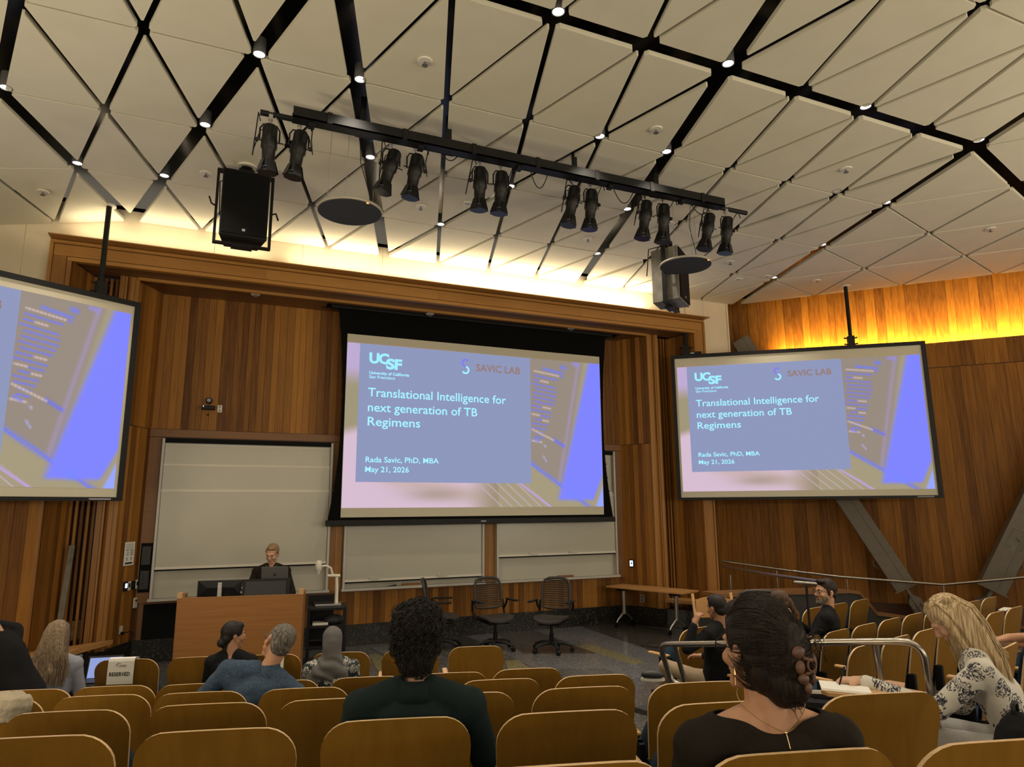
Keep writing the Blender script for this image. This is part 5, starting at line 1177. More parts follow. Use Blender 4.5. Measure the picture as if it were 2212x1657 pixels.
def hairmat(name, c1, c2, rough=.42, sc=1):
    m, nt, b = newmat(name); N = nt.nodes; tcn = N.new('ShaderNodeTexCoord'); mp = N.new('ShaderNodeMapping'); mp.inputs['Scale'].default_value = (120*sc, 120*sc, 8*sc)
    nz = N.new('ShaderNodeTexNoise'); nz.inputs['Scale'].default_value = 1; nz.inputs['Detail'].default_value = 4
    cr = N.new('ShaderNodeValToRGB'); cr.color_ramp.elements[0].color = (*c1, 1); cr.color_ramp.elements[1].color = (*c2, 1); cr.color_ramp.elements[0].position = .35; cr.color_ramp.elements[1].position = .7
    nt.links.new(tcn.outputs['Object'], mp.inputs[0]); nt.links.new(mp.outputs[0], nz.inputs[0]); nt.links.new(nz.outputs['Fac'], cr.inputs[0]); nt.links.new(cr.outputs[0], b.inputs['Base Color'])
    bp = N.new('ShaderNodeBump'); bp.inputs['Strength'].default_value = .6; bp.inputs['Distance'].default_value = .004; nt.links.new(nz.outputs['Fac'], bp.inputs['Height']); nt.links.new(bp.outputs[0], b.inputs['Normal'])
    b.inputs['Roughness'].default_value = rough+.15; b.inputs['Specular IOR Level'].default_value = .3; return m
M['hblack'] = hairmat('hair_black', (.006, .005, .004), (.022, .017, .013)); M['hdark'] = hairmat('hair_dark_brown', (.006, .004, .003), (.028, .015, .009))
M['hbrown'] = hairmat('hair_brown', (.03, .016, .008), (.12, .065, .035)); M['hblond'] = hairmat('hair_blonde', (.30, .19, .09), (.75, .58, .34)); M['hash'] = hairmat('hair_ash_blonde', (.13, .085, .05), (.36, .26, .16))
M['hgrey'] = hairmat('hair_grey', (.05, .043, .035), (.24, .21, .17)); M['hfair'] = hairmat('hair_tied_fair', (.16, .09, .04), (.40, .26, .13))
def cloth(name, c, vary=.25, rough=.9, scale=240): return plain(name, c, rough, spec=.2, noise_amt=vary, scale=scale, bump=.25)
M['polo'] = cloth('dark_green_polo', (.010, .020, .020)); M['btop'] = cloth('black_top', (.017, .012, .008)); M['bluesh'] = cloth('blue_linen_shirt', (.060, .095, .15), .45, scale=120)
M['pale'] = cloth('pale_blue_shirt', (.30, .31, .37)); M['hijab'] = cloth('grey_scarf', (.13, .12, .115), .15); M['khaki'] = cloth('khaki_trousers', (.36, .27, .17)); M['blacksh'] = cloth('black_shirt', (.008, .008, .009))
M['jeans'] = cloth('navy_trousers', (.02, .028, .045)); M['cream'] = cloth('cream_jacket', (.48, .41, .30)); M['lightp'] = cloth('pale_trousers', (.45, .43, .40))
# floral blouses: dark leaf sprigs on white
def floral(name, base, ink, scale=12, thr=.055, w2=30):
    m, nt, b = newmat(name); N = nt.nodes; L = nt.links; tcn = N.new('ShaderNodeTexCoord')
    nz = N.new('ShaderNodeTexNoise'); nz.inputs['Scale'].default_value = scale*1.6; nz.inputs['Detail'].default_value = 2; nz.inputs['Distortion'].default_value = 3.2
    dd = N.new('ShaderNodeMath'); dd.operation = 'SUBTRACT'; dd.inputs[1].default_value = .5; ab = N.new('ShaderNodeMath'); ab.operation = 'ABSOLUTE'; lt_ = N.new('ShaderNodeMath'); lt_.operation = 'LESS_THAN'; lt_.inputs[1].default_value = thr
    L.new(tcn.outputs['Object'], nz.inputs[0]); L.new(nz.outputs['Fac'], dd.inputs[0]); L.new(dd.outputs[0], ab.inputs[0]); L.new(ab.outputs[0], lt_.inputs[0])
    vo = N.new('ShaderNodeTexVoronoi'); vo.inputs['Scale'].default_value = scale; L.new(tcn.outputs['Object'], vo.inputs['Vector'])
    l2 = N.new('ShaderNodeMath'); l2.operation = 'LESS_THAN'; l2.inputs[1].default_value = .56; L.new(vo.outputs['Distance'], l2.inputs[0])
    mu = N.new('ShaderNodeMath'); mu.operation = 'MULTIPLY'; L.new(lt_.outputs[0], mu.inputs[0]); L.new(l2.outputs[0], mu.inputs[1])
    mx = N.new('ShaderNodeMixRGB'); mx.inputs[1].default_value = (*base, 1); mx.inputs[2].default_value = (*ink, 1); L.new(mu.outputs[0], mx.inputs[0]); L.new(mx.outputs[0], b.inputs['Base Color']); b.inputs['Roughness'].default_value = .85; return m
M['floral'] = floral('white_floral_blouse', (.62, .58, .50), (.03, .03, .045)); M['floral2'] = floral('dark_green_floral_blouse', (.012, .022, .022), (.55, .52, .48), 16, .05)
def hand(mb, W, d, n, curl=.5, thumb=1, s=1.0, spread=.0, flat=False):
    """W wrist, d towards the fingers, n out of the palm; thumb = +1/-1 side"""
    W, d = V(W), V(d).normalized(); n = V(n); n = (n-d*n.dot(d)).normalized(); sd = d.cross(n).normalized()*thumb
    for off in (.028, .010, -.009, -.026): mb.caps(W+d*.012*s+sd*off*.6*s, W+d*.088*s+sd*off*s, .0155*s, .0125*s, 8)
    mb.caps(W-d*.02*s, W+d*.03*s, .025*s, .024*s, 8)
    for k, (off, L_) in enumerate(((.029, .070), (.010, .079), (-.010, .074), (-.028, .058))):
        p = W+d*.088*s+sd*off*s; a = 0
        dd = (d+sd*off*spread*12).normalized()
        for j, f in enumerate((.46, .31, .23)):
            a += curl*(.75 if j == 0 else 1.0)
            q = p+(dd*math.cos(a)+n*math.sin(a))*L_*f*s; mb.caps(p, q, (.0098-.0010*j)*s, (.0092-.0012*j)*s, 8); p = q
    p = W+d*.022*s+sd*.026*s; q = p+(sd*.65+d*.65+n*.35).normalized()*.038*s; r = q+(sd*.2+d*.85+n*(.2+curl*.4)).normalized()*.030*s; e = r+(d*.9+n*(.1+curl*.5)-sd*.1).normalized()*.026*s
    mb.caps(p, q, .0145*s, .0115*s, 8); mb.caps(q, r, .0110*s, .0100*s, 8); mb.caps(r, e, .0098*s, .0080*s, 8)
def head_geo(mb, H, face=True):
    """H: 4x4 of the head, +y looks forward"""
    def E3(c, r): q = MB(); q.ell(c, r, n=22, k=14); q.xf(H); mb.add(q.v, q.f)
    def C3(a, b, r0, r1): q = MB(); q.caps(a, b, r0, r1, 10); q.xf(H); mb.add(q.v, q.f)
    E3((0, -.012, .030), (.075, .094, .086)); E3((0, .022, -.020), (.064, .070, .075)); E3((0, .040, -.060), (.048, .046, .050))
    C3((-.018, .066, -.092), (.018, .066, -.092), .020, .020); C3((-.050, .02, -.055), (.0, .055, -.095), .022, .020); C3((.050, .02, -.055), (.0, .055, -.095), .022, .020)
    C3((0, .088, .008), (0, .108, -.028), .0085, .0125); E3((-.011, .098, -.034), (.009, .010, .007)); E3((.011, .098, -.034), (.009, .010, .007))
    C3((-.040, .076, .022), (-.010, .088, .022), .010, .010); C3((.040, .076, .022), (.010, .088, .022), .010, .010)
    C3((-.018, .088, -.060), (.018, .088, -.060), .008, .008); E3((-.038, .064, -.028), (.022, .022, .022)); E3((.038, .064, -.028), (.022, .022, .022))
    for s in (-1, 1):
        q = MB(); q.ell((0, 0, 0), (.009, .021, .033), n=14, k=8); q.xf(H @ Matrix.Translation((s*.077, -.010, -.008)) @ Matrix.Rotation(s*.30, 4, 'Z') @ Matrix.Rotation(.15, 4, 'X')); mb.add(q.v, q.f)
        q = MB(); q.ell((0, 0, 0), (.010, .010, .012), n=10, k=6); q.xf(H @ Matrix.Translation((s*.074, -.004, -.036))); mb.add(q.v, q.f)
def eyes(H, parent, closed=False, brow='hdark'):
    for s in (-1, 1):
        q = MB(); q.ell((0, 0, 0), (.0125, .010, .0085 if not closed else .005), n=14, k=8); q.xf(H @ Matrix.Translation((s*.031, .0815, .003))); q.build('eye', M['paper' if not closed else 'skinB'], parent, smooth=True)
        q = MB(); q.ell((0, 0, 0), (.0055, .004, .0055), n=10, k=6); q.xf(H @ Matrix.Translation((s*.031, .0900, .002))); q.build('iris', M['ink'], parent)
        q = MB(); q.tube([(s*.014, .0945, .0215), (s*.03, .0925, .027), (s*.047, .080, .022)], [.0030, .0034, .002], 6); q.xf(H); q.build('eyebrow', M[brow], parent)
M['lip'] = plain('lip', (.36, .12, .09), .5)
def mouth(H, parent):
    q = MB(); q.tube([(-.024, .082, -.0605), (-.012, .0945, -.058), (0, .0965, -.060), (.012, .0945, -.058), (.024, .082, -.0605)], [.002, .0042, .0044, .0042, .002], 6); q.xf(H); q.build('lips', M['lip'], parent, smooth=True)
def glasses(H, parent, mat='black'):
    mb = MB()
    for s in (-1, 1):
        mb.tube([(s*.033+.024*math.cos(a*math.pi/6), .104-.10*abs(.024*math.cos(a*math.pi/6)), .000+.018*math.sin(a*math.pi/6)) for a in range(12)], .0018, 5, closed=True)
        mb.tube([(s*.057, .100, .006), (s*.080, .06, .008), (s*.084, -.005, .006), (s*.083, -.03, -.012)], .0019, 5)
    mb.tube([(-.010, .105, .006), (.010, .105, .006)], .0018, 5); mb.xf(H); return mb.build('glasses', M[mat], parent, smooth=True)
def person(name_label, head, yaw, floor_z, hy=0, hp=0, hr=0, lean_f=.0, lean_s=0.0, seated=True, scale=1.0, skinm='skinA', shirt='blacksh', trousers='jeans', arms=None, voxel=.009, neckline=.0, sleeve='long', shoulder=.19, wrinkle=.004, sx=1.0, hairfn=None, legs=None, extra=None, build_legs=True, neck_open=0):
    """head = world point of the head centre; body faces yaw; joints are placed in the local frame of the thing"""
    hd = V(head); loc = V((hd.x, hd.y, floor_z)); t = thing('person', name_label, 'person', loc, yaw)
    k = scale; hz = hd.z-floor_z; Hc = V((0, 0, hz))
    H = Matrix.Translation(Hc) @ Matrix.Rotation(hy, 4, 'Z') @ Matrix.Rotation(hr, 4, 'Y') @ Matrix.Rotation(hp, 4, 'X') @ Matrix.Diagonal((k, k, k, 1))
    nb = Hc+V((-lean_s*.16, -.035-lean_f*.12, -.165))*k               # base of neck
    drop = V((-lean_s, -lean_f, -1)).normalized()
    pel = nb+drop*.50*k
    ch = nb+drop*.15*k; wa_ = nb+drop*.34*k
    sdv = V((1, 0, 0))-drop*drop.x; sdv.normalize()
    SH = {s: nb+sdv*s*shoulder*k+drop*.065*k for s in (-1, 1)}
    A_ = arms or {}
    J = {}
    for s in (-1, 1):
        e, w_ = A_.get(s, (None, None))[:2] if s in A_ else (None, None)
        e = SH[s]+V(e)*k if e else SH[s]+V((s*.05, .05, -.27))*k
        w_ = e+V(w_)*k if w_ else e+V((-s*.08, .23, -.02))*k
        J[s] = (e, w_)
    body, top, leg = MB(), MB(), MB()
    head_geo(body, H)
    body.caps(nb-drop*-.0+drop*.03*k, Hc+V((0, -.025, -.06))*k, .056*k, .050*k)
    def ring(c, rx, ry): return (c, rx*k, ry*k)
    def torso(mb, o):
        mb.ringloft([ring(pel+drop*.10*k, (.13+o)*sx, .09+o), ring(pel, (.168+o)*sx, .112+o), ring(wa_, (.145+o)*sx, .102+o), ring(ch, (.162+o)*sx, .114+o), ring(nb+drop*.07*k, (.155+o)*sx, .092+o), ring(nb+drop*.02*k, .085+o, .066+o*.5)], 24)
        for s in (-1, 1):
            mb.caps(nb+sdv*s*.05*k+drop*.01*k, SH[s]-sdv*s*.01, (.050+o)*k, (.056+o)*k); mb.caps(SH[s], ch+sdv*s*.10*k, (.058+o)*k, (.06+o)*k)
    torso(body, 0); torso(top, .014)
    for s in (-1, 1):
        e, w_ = J[s]
        body.caps(SH[s], e, .048*k, .038*k); body.caps(e, w_, .038*k, .026*k)
        if sleeve == 'long':
            top.caps(SH[s], e, .062*k, .052*k); top.caps(e, e.lerp(w_, .92), .052*k, .040*k)
        elif sleeve == 'short':
            top.caps(SH[s], SH[s].lerp(e, .68), .064*k, .060*k)
        elif sleeve == 'elbow':
            top.caps(SH[s], e, .062*k, .054*k); top.caps(e, e.lerp(w_, .4), .052*k, .046*k)
        hd_ = A_[s][2] if s in A_ and len(A_[s]) > 2 else None
        d = (w_-e).normalized()
        if hd_: hand(body, w_+V(hd_[0])*.0, hd_[0], hd_[1], hd_[2], hd_[3], k*(hd_[4] if len(hd_) > 4 else 1.0), hd_[5] if len(hd_) > 5 else 0)
        else: hand(body, w_, d, (0, 0, -1), .45, s*-1 if True else 1, k)
    if build_legs:
        for s in (-1, 1):
            hp_ = pel+sdv*s*.085*k+V((0, 0, -.02)); 
            if legs and s in legs: kn, an = (hp_+V(legs[s][0])*k, None); an = kn+V(legs[s][1])*k
            elif seated: kn = V((hp_.x+s*.03, hp_.y+.40*k, max(.46, hp_.z-.02))); an = V((kn.x, kn.y+.02, .09))
            else: kn = hp_.lerp(V((s*.10, pel.y+.03, .08)), .5)+V((0, .02, 0)); an = V((s*.10, pel.y+.02, .08))
            body.caps(hp_, kn, .072*k, .050*k); body.caps(kn, an, .050*k, .034*k); body.caps(an+V((0, -.03, -.05)), an+V((0, .15*k, -.055)), .032*k, .028*k)
            leg.caps(hp_, kn, .090*k, .064*k); leg.caps(kn, an+V((0, 0, .02)), .062*k, .050*k)
            sh = MB(); sh.caps(an+V((0, -.04, -.045)), an+V((0, .16*k, -.052)), .042*k, .036*k, 10); sh.build('shoe', M['black'], t, smooth=True)
        leg.ringloft([ring(pel+drop*.10*k, .14*sx, .10), ring(pel+drop*.02*k, .18*sx, .125), ring(pel-drop*.05*k, .165*sx, .115)], 20)
    if extra: extra(locals())
    b = fuse(body, voxel, 'body', M[skinm], t, 3)
    if build_legs: fuse(leg, .012, 'trousers', M[trousers], t, 4, wrinkle*.8, 12)
    tp = fuse(top, max(voxel, .009), 'shirt', M[shirt], t, 4, wrinkle, 11)
    return t, H, dict(nb=nb, SH=SH, J=J, pel=pel, ch=ch, k=k, drop=drop, sd=sdv, top=tp, body=b)
def blobhair(t, H, parts, mat, voxel=.006, disp=None, name='hair', it=3):
    mb = MB()
    for p in parts:
        q = MB()
        if p[0] == 'e': q.ell(p[1], p[2], n=24, k=16)
        else: q.caps(p[1], p[2], p[3], p[4], 16)
        q.xf(H); mb.add(q.v, q.f)
    return fuse(mb, voxel, name, M[mat], t, it, disp=disp)
SHORT = [('e', (0, -.020, .038), (.082, .098, .090)), ('e', (0, -.058, -.020), (.068, .052, .062)), ('e', (0, .035, .085), (.058, .050, .036))]
def strands(name, t, paths, r, mat, H=None, stuff=True, sides=3):
    mb = MB()
    for p in paths:
        n = len(p); rs = [r*(.35+.65*math.sin(math.pi*min(1, (i+.6)/(n)*1.0))) for i in range(n)]
        mb.tube(p, rs, sides, cap=False)
    if H is not None: mb.xf(H)
    o = mb.build(name, M[mat] if isinstance(mat, str) else mat, t, smooth=True)
    if stuff: o['kind'] = 'stuff'
    return o
RND = random.Random(3)
fz = {1: .10, 2: .22, 3: .34, 4: .50, 5: .65, 6: .78}
Y0 = R(-15)
# ---- 1 speaker behind the lectern
Hs = aD(588, 1196, 9.85)
t, H, I = person('woman in black top with tied-back fair hair, speaking behind the lectern and looking down', Hs, R(180)+lr, 0.0, hy=R(-12), hp=R(-22), hr=R(-4), seated=False, scale=1.12, skinm='skinB', shirt='btop', trousers='jeans', shoulder=.175, voxel=.008,
    arms={-1: ((-.10, .10, -.26), (.04, .26, -.02), ((.2, 1, -.2), (0, 0, -1), .4, 1)), 1: ((.10, .06, -.27), (-.06, .24, -.04), ((-.2, 1, -.3), (0, 0, -1), .4, -1))})
eyes(H, t, closed=True, brow='hbrown'); mouth(H, t)
blobhair(t, H, [('e', (0, -.024, .040), (.081, .094, .088)), ('e', (0, -.06, -.02), (.062, .05, .06)), ('e', (0, .030, .088), (.058, .045, .030)), ('c', (-.065, .02, .045), (-.072, -.03, -.02), .018, .014), ('c', (.065, .02, .045), (.072, -.03, -.02), .018, .014), ('c', (.03, -.10, -.03), (.06, -.07, -.17), .022, .012)], 'hfair', .007)
strands('necklace', t, [[I['nb']+V((.085*math.sin(a), .055+.03*math.cos(a)*1.0, .045-.06*math.cos(a)*.8)) for a in [(-1.3+2.6*i/12) for i in range(13)]]], .0028, 'gold', stuff=False)
# ---- 2 leaning person at the far left
Hl = aD(-44, 1308, 5.0)
t, H, I = person('person in black sweatshirt leaning forward, cut off by the left edge', Hl, R(72), 0.0, hp=R(-40), lean_f=.62, seated=False, skinm='skinA', shirt='blacksh', trousers='jeans', shoulder=.19,
    arms={1: ((.02, .10, -.27), (-.02, .14, -.21), ((0, .5, -1), (0, -1, -.3), .5, 1)), -1: ((-.02, .12, -.26), (.05, .16, -.18), ((0, .5, -1), (0, -1, 0), .5, -1))}, sleeve='elbow')
blobhair(t, H, SHORT+[('c', (.05, -.03, .0), (.08, .03, -.16), .035, .02), ('c', (-.05, -.03, .0), (-.08, .03, -.16), .035, .02)], 'hbrown')
me = text_mesh('S', .16, M['greyink'], bold=.006)
# ---- 3 long ash-blonde hair, pale blue shirt
Hh = aD(124, 1374, 5.70)
t, H, I = person('woman with long straight ash-blonde hair and pale blue shirt in the front row', Hh, Y0+R(5), fz[1], hp=R(-15), lean_f=.12, skinm='skinB', shirt='pale', trousers='jeans', shoulder=.175, scale=.97)
blobhair(t, H, [('e', (0, -.020, .042), (.086, .100, .090)), ('e', (0, -.075, -.03), (.084, .06, .08)), ('c', (-.03, -.095, -.06), (-.055, -.135, -.30), .052, .040), ('c', (.03, -.095, -.06), (.045, -.135, -.30), .052, .040), ('c', (0, -.09, -.06), (0, -.14, -.32), .05, .035), ('c', (.06, -.02, .0), (.075, -.05, -.20), .030, .03), ('c', (-.06, -.02, .0), (-.085, -.05, -.20), .030, .03)], 'hash', .008, disp=lambda p: .004*noise.noise(V((p.x*60, p.y*60, p.z*5))))
ps = []
for i in range(520):
    a = RND.uniform(-1.75, 1.75); x0 = .092*math.sin(a); y0 = -.020-.104*math.cos(a); zt = .09+.03*math.cos(a*1.2)
    L_ = RND.uniform(.34, .44); x1 = x0*1.45+RND.gauss(0, .014)
    ps.append([V((x0*.35, y0*.35-.0, .130)), V((x0*.8, y0*.85, .095)), V((x0*1.03, y0*1.06-.003, .03)), V((x0*1.12, y0*1.12-.012, -.05)), V((x0*1.35, y0*1.08-.035, -.15)), V((x1, y0-.045, -.25)), V((x1*.98+RND.gauss(0, .006), y0-.05, -L_+.02))])
strands('hair_strands', t, ps, .0032, 'hash', H)
# laptop on her lap
Lp = aZ(216, 1462, .70)
tt = thing('open_laptop', 'small open laptop with bright screen between the first two front-row seats', 'laptop', (Lp.x, Lp.y, .66), Y0+R(5))
MB().box((-.15, -.10, 0), (.15, .10, .012)).build('keyboard_base', M['darkgrey'], tt); mb = MB(); mb.obox((0, .12, .10), (.15, 0, 0), (0, .003, 0), (0, .03, .10)); mb.build('lid', M['darkgrey'], tt); mb = MB(); mb.obox((0, .113, .10), (.14, 0, 0), (0, .001, 0), (0, .028, .085)); mb.build('display', emit('laptop_display', (.30, .38, .75), .9), tt)
# ---- 4 dark-haired woman, turned to the right
Hh = aD(505, 1372, 5.95)
t, H, I = person('dark-haired woman with low bun turned right, in front of the leaning man', Hh, Y0, 0.10, hy=R(-58), hp=R(-5), skinm='skinC', shirt='blacksh', shoulder=.165, scale=.95)
blobhair(t, H, [('e', (0, -.022, .036), (.085, .100, .092)), ('e', (0, -.065, -.02), (.07, .052, .068)), ('e', (0, -.10, -.065), (.045, .04, .04)), ('c', (0, -.06, -.06), (.0, -.05, -.14), .04, .03), ('e', (0, .03, .085), (.062, .05, .034))], 'hblack')
eyes(H, t); mouth(H, t)
# ---- 5 man in blue shirt leaning left
Hh = aD(602, 1387, 4.30)
t, H, I = person('grey-haired man in blue shirt and glasses leaning over to the left', Hh, Y0+R(-4), .34, hy=R(38), hr=R(28), hp=R(4), lean_s=.35, lean_f=.10, skinm='skinA', shirt='bluesh', shoulder=.215, scale=1.0, sx=1.12, wrinkle=.011, voxel=.008,
    arms={-1: ((-.20, .02, -.20), (-.05, .20, -.06)), 1: ((.05, .05, -.27), (-.05, .25, -.02))})
blobhair(t, H, [('e', (0, -.020, .034), (.080, .097, .086)), ('e', (0, -.056, -.016), (.068, .050, .058)), ('c', (-.066, .01, .02), (-.072, .005, -.01), .018, .012), ('c', (.066, .01, .02), (.072, .005, -.01), .018, .012)], 'hgrey', .006, disp=lambda p: .0025*noise.noise(p*110))
glasses(H, t, 'midgrey'); eyes(H, t, brow='hgrey'); mouth(H, t)
mb = MB(); nb = I['nb']; mb.ringloft([(nb+V((.006, .0, -.035)), .088, .075), (nb+V((.01, .008, .0)), .073, .066), (nb+V((.018, .012, .045)), .062, .060)], 24); mb.f = mb.f[:-2]; mb.m = mb.m[:-2]; o = mb.build('collar', M['bluesh'], t, smooth=True); md = o.modifiers.new('s', 'SOLIDIFY'); md.thickness = .006
# ---- 6 woman in grey headscarf
Hh = aD(718, 1384, 5.95)
t, H, I = person('woman in grey headscarf and dark green floral blouse in the front row', Hh, Y0+R(6), fz[1], hp=R(-6), skinm='skinC', shirt='floral2', shoulder=.185, scale=.96)
fold = lambda p: .006*math.sin(p.z*70+p.x*40+3*noise.noise(p*9))*max(0, min(1, (1.12-p.z)*6))+.003*noise.noise(p*20)
mb = MB(); q = MB(); q.ell((0, -.018, .028), (.090, .110, .102), n=24, k=16)
q.ringloft([((.07, .02, -.40), .12, .06), ((-.03, -.02, -.33), .20, .10), ((-.03, -.03, -.27), .19, .115), ((-.02, -.035, -.21), .145, .112), ((0, -.03, -.16), .102, .104), ((0, -.03, -.11), .084, .098), ((0, -.035, -.05), .086, .104), ((0, -.025, .01), .089, .110), ((0, -.02, .06), .078, .098)], 28)
q.xf(H); mb.add(q.v, q.f); mb.caps(I['nb']+V((-.14, .0, -.06)), I['nb']+V((-.20, .06, -.38)), .055, .04)
fuse(mb, .008, 'headscarf', M['hijab'], t, 8, disp=lambda p: .007*math.sin(p.z*55+p.x*35+4*noise.noise(p*7))*max(0, min(1, (I['nb'].z+.16-p.z)*5))+.003*noise.noise(p*16))
# ---- 7 curly-haired man in dark polo
Hh = aD(902, 1386, 2.66)
t, H, I = person('man with thick dark curly hair and dark green polo shirt, seen from behind', Hh, Y0-R(6), fz[5], hy=R(-2), hp=R(-3), skinm='skinB', shirt='polo', shoulder=.205, scale=1.0, sleeve='short', voxel=.0065, sx=1.05, wrinkle=.003,
    arms={1: ((.085, .03, -.27), (-.02, .24, .02)), -1: ((-.085, .03, -.27), (.05, .24, .02))})
curl = lambda p: .009*noise.noise(p*26)+.005*noise.noise(p*60+V((5, 1, 2)))
HAIR7 = blobhair(t, H, [('e', (0, -.022, .052), (.094, .106, .098)), ('e', (0, -.050, -.015), (.084, .068, .085)), ('e', (0, .035, .10), (.074, .065, .045)), ('e', (.0, -.055, -.065), (.070, .048, .055))], 'hblack', .006, disp=curl)
ps = []; hv = HAIR7.data.vertices; Hi = H.inverted(); Hr = H.to_3x3().inverted()
for i in range(2300):
    vtx = hv[RND.randrange(len(hv))]; base = Hi @ vtx.co; d = (Hr @ vtx.normal).normalized()
    if base.y > .055: continue
    tg = V((RND.gauss(0, 1), RND.gauss(0, 1), RND.gauss(-1.0, .7))); tg = (tg-d*tg.dot(d)).normalized(); bn = d.cross(tg); p = []
    tight = base.z > -.02; A = RND.uniform(.004, .009) if tight else .0015; L_ = RND.uniform(.025, .05) if tight else .03
    for j in range(8):
        q = j/7; p.append(base+tg*L_*q+bn*A*math.sin(q*5)+d*(.001+(.013*math.sin(math.pi*q) if tight else .002*math.sin(math.pi*q))))
    ps.append(p)
strands('hair_curls', t, ps, .0017, 'hblack', H)
mb = MB(); nb = I['nb']; mb.ringloft([(nb+V((0, .000, -.028)), .104, .086), (nb+V((0, .004, .002)), .090, .080), (nb+V((0, .010, .040)), .075, .072)], 32); mb.f = mb.f[:-2]; mb.m = mb.m[:-2]; o = mb.build('collar', M['polo'], t, smooth=True); md = o.modifiers.new('s', 'SOLIDIFY'); md.thickness = .007
# ---- 8 woman with hair clip
Hh = aD(1634, 1402, 1.84)
def wide_top(t_, I, mat, off=.014, cut=.035):
    pass
def open_neck(o, fn):   # remove shirt faces above a neckline so that the skin of the shoulders shows
    bm = bmesh.new(); bm.from_mesh(o.data); bmesh.ops.delete(bm, geom=[f for f in bm.faces if fn(f.calc_center_median())], context='FACES'); bm.to_mesh(o.data); bm.free()
    md = o.modifiers.new('s', 'SOLIDIFY'); md.thickness = .003; md.offset = -1
t, H, I = person('woman with dark hair in a brown claw clip and wide-necked black top', Hh, Y0-R(2), fz[6], hy=R(16), hp=R(-2), hr=R(2), skinm='skinA', shirt='btop', shoulder=.185, scale=1.0, sleeve='elbow', voxel=.006, sx=1.02, wrinkle=.002,
    arms={1: ((.06, .06, -.27), (-.06, .22, .0)), -1: ((-.06, .06, -.27), (.05, .22, .0))})
nbz = I['nb'].z; nbx = I['nb'].x; nby = I['nb'].y
EX, EY = .150, .066
open_neck(I['top'], lambda c: ((c.x-nbx)/EX)**2+((c.y-nby)/EY)**2 < 1 and c.z > nbz-.16)
bm = bmesh.new(); bm.from_mesh(I['top'].data)
for v in bm.verts:
    if v.is_boundary:
        dx_, dy_ = (v.co.x-nbx)/EX, (v.co.y-nby)/EY; L_ = math.hypot(dx_, dy_)
        if .5 < L_ < 1.35: v.co.x = nbx+dx_/L_*EX; v.co.y = nby+dy_/L_*EY
bv = [v for v in bm.verts if v.is_boundary]
for _ in range(14):
    new = {v: sum((e.other_vert(v).co for e in v.link_edges if e.is_boundary), V((0, 0, 0)))/max(1, sum(1 for e in v.link_edges if e.is_boundary)) for v in bv}
    for v, c in new.items(): v.co = v.co.lerp(c, .6)
bm.to_mesh(I['top'].data); bm.free()
C0 = V((0, -.014, .030))
HB = [('e', (0, -.022, .040), (.086, .102, .102)), ('e', (0, -.055, -.030), (.080, .060, .085)), ('e', (.016, -.078, -.065), (.060, .050, .070)), ('e', (.022, -.112, .0), (.046, .040, .085)), ('e', (.022, -.108, -.065), (.044, .040, .058)), ('e', (0, .03, .098), (.064, .055, .034))]
blobhair(t, H, HB, 'hdark', .006, disp=lambda p: .0012*noise.noise(V((p.x*90, p.y*90, p.z*20))))
ps = []
T = V((.035, -.135, .010))
def surf(d):  # point on the hair cap in direction d
    c = V((0, -.020, .020)); return c+V((d.x*.089, d.y*.106, d.z*(.124 if d.z > 0 else .135)))
for i in range(2100):
    th = RND.uniform(-math.pi, math.pi); z = RND.uniform(-.72, .98); rr = math.sqrt(1-z*z); d0 = V((rr*math.sin(th), rr*math.cos(th), z))
    if d0.y > .35 and d0.z < .45: continue
    dT = (V((.33, -.93, -.05 if z > -.2 else -.30))).normalized(); p = []
    ang_ = d0.angle(dT); n = 9
    if ang_ < .25: continue
    for j in range(n):
        s = j/(n-1)*.92; q = (d0*math.sin((1-s)*ang_)+dT*math.sin(s*ang_))/math.sin(ang_); q.z += .10*math.sin(math.pi*s)*(1 if z > -.3 else -.6); q.normalize()
        p.append(surf(q)+q*(.003+RND.uniform(0, .0035)))
    ps.append(p)
strands('hair_strands', t, ps, .0011, 'hdark', H)
ps = []
for i in range(520):   # the twisted roll held by the clip
    a0 = RND.uniform(-2.7, 2.7); r0 = RND.uniform(.038, .050); z0 = RND.uniform(-.10, .075); p = []; L_ = RND.uniform(1.2, 2.4); up_ = RND.uniform(-.05, .06)
    for j in range(9):
        s = j/8; a = a0+L_*s; k_ = math.sqrt(max(.05, 1-((z0+up_*s+.01)/.105)**2)); p.append(V((.024+r0*.95*k_*math.sin(a), -.110-r0*.95*k_*math.cos(a), z0+up_*s+.012*math.sin(a)-.01)))
    ps.append(p)
for i in range(26):    # loose ends fanning right, wisps at the nape
    b = V((.055, -.135, .02))+V((RND.gauss(0, .012), RND.gauss(0, .01), RND.gauss(0, .02))); e = b+V((RND.uniform(.015, .05), RND.uniform(-.01, .01), RND.uniform(-.03, .02))); ps.append([b, b.lerp(e, .4)+V((0, -.01, .015)), b.lerp(e, .75)+V((0, -.008, .008)), e])
strands('bun_strands', t, ps, .0011, 'hdark', H)
M['tort'] = plain('tortoise_clip', (.13, .055, .028), .5, noise_amt=.6, scale=25)
mb = MB()
for (cx_, cz_, rx_, rz_, ry_) in ((.004, .012, .021, .016, -.148), (.002, -.022, .015, .017, -.152), (.010, -.050, .017, .014, -.152), (.024, -.072, .012, .014, -.150), (.056, -.018, .009, .026, -.142), (.052, -.052, .008, .018, -.140)):
    mb.ell((cx_, ry_, cz_), (rx_, .0075, rz_), n=16, k=10)
mb.tube([(.034+.014*math.cos(a*math.pi/6), -.158, -.018+.015*math.sin(a*math.pi/6)) for a in range(12)], .0035, 6, closed=True); mb.tube([(.012, -.152, .0), (.030, -.158, -.006), (.050, -.150, -.012)], .005, 8)
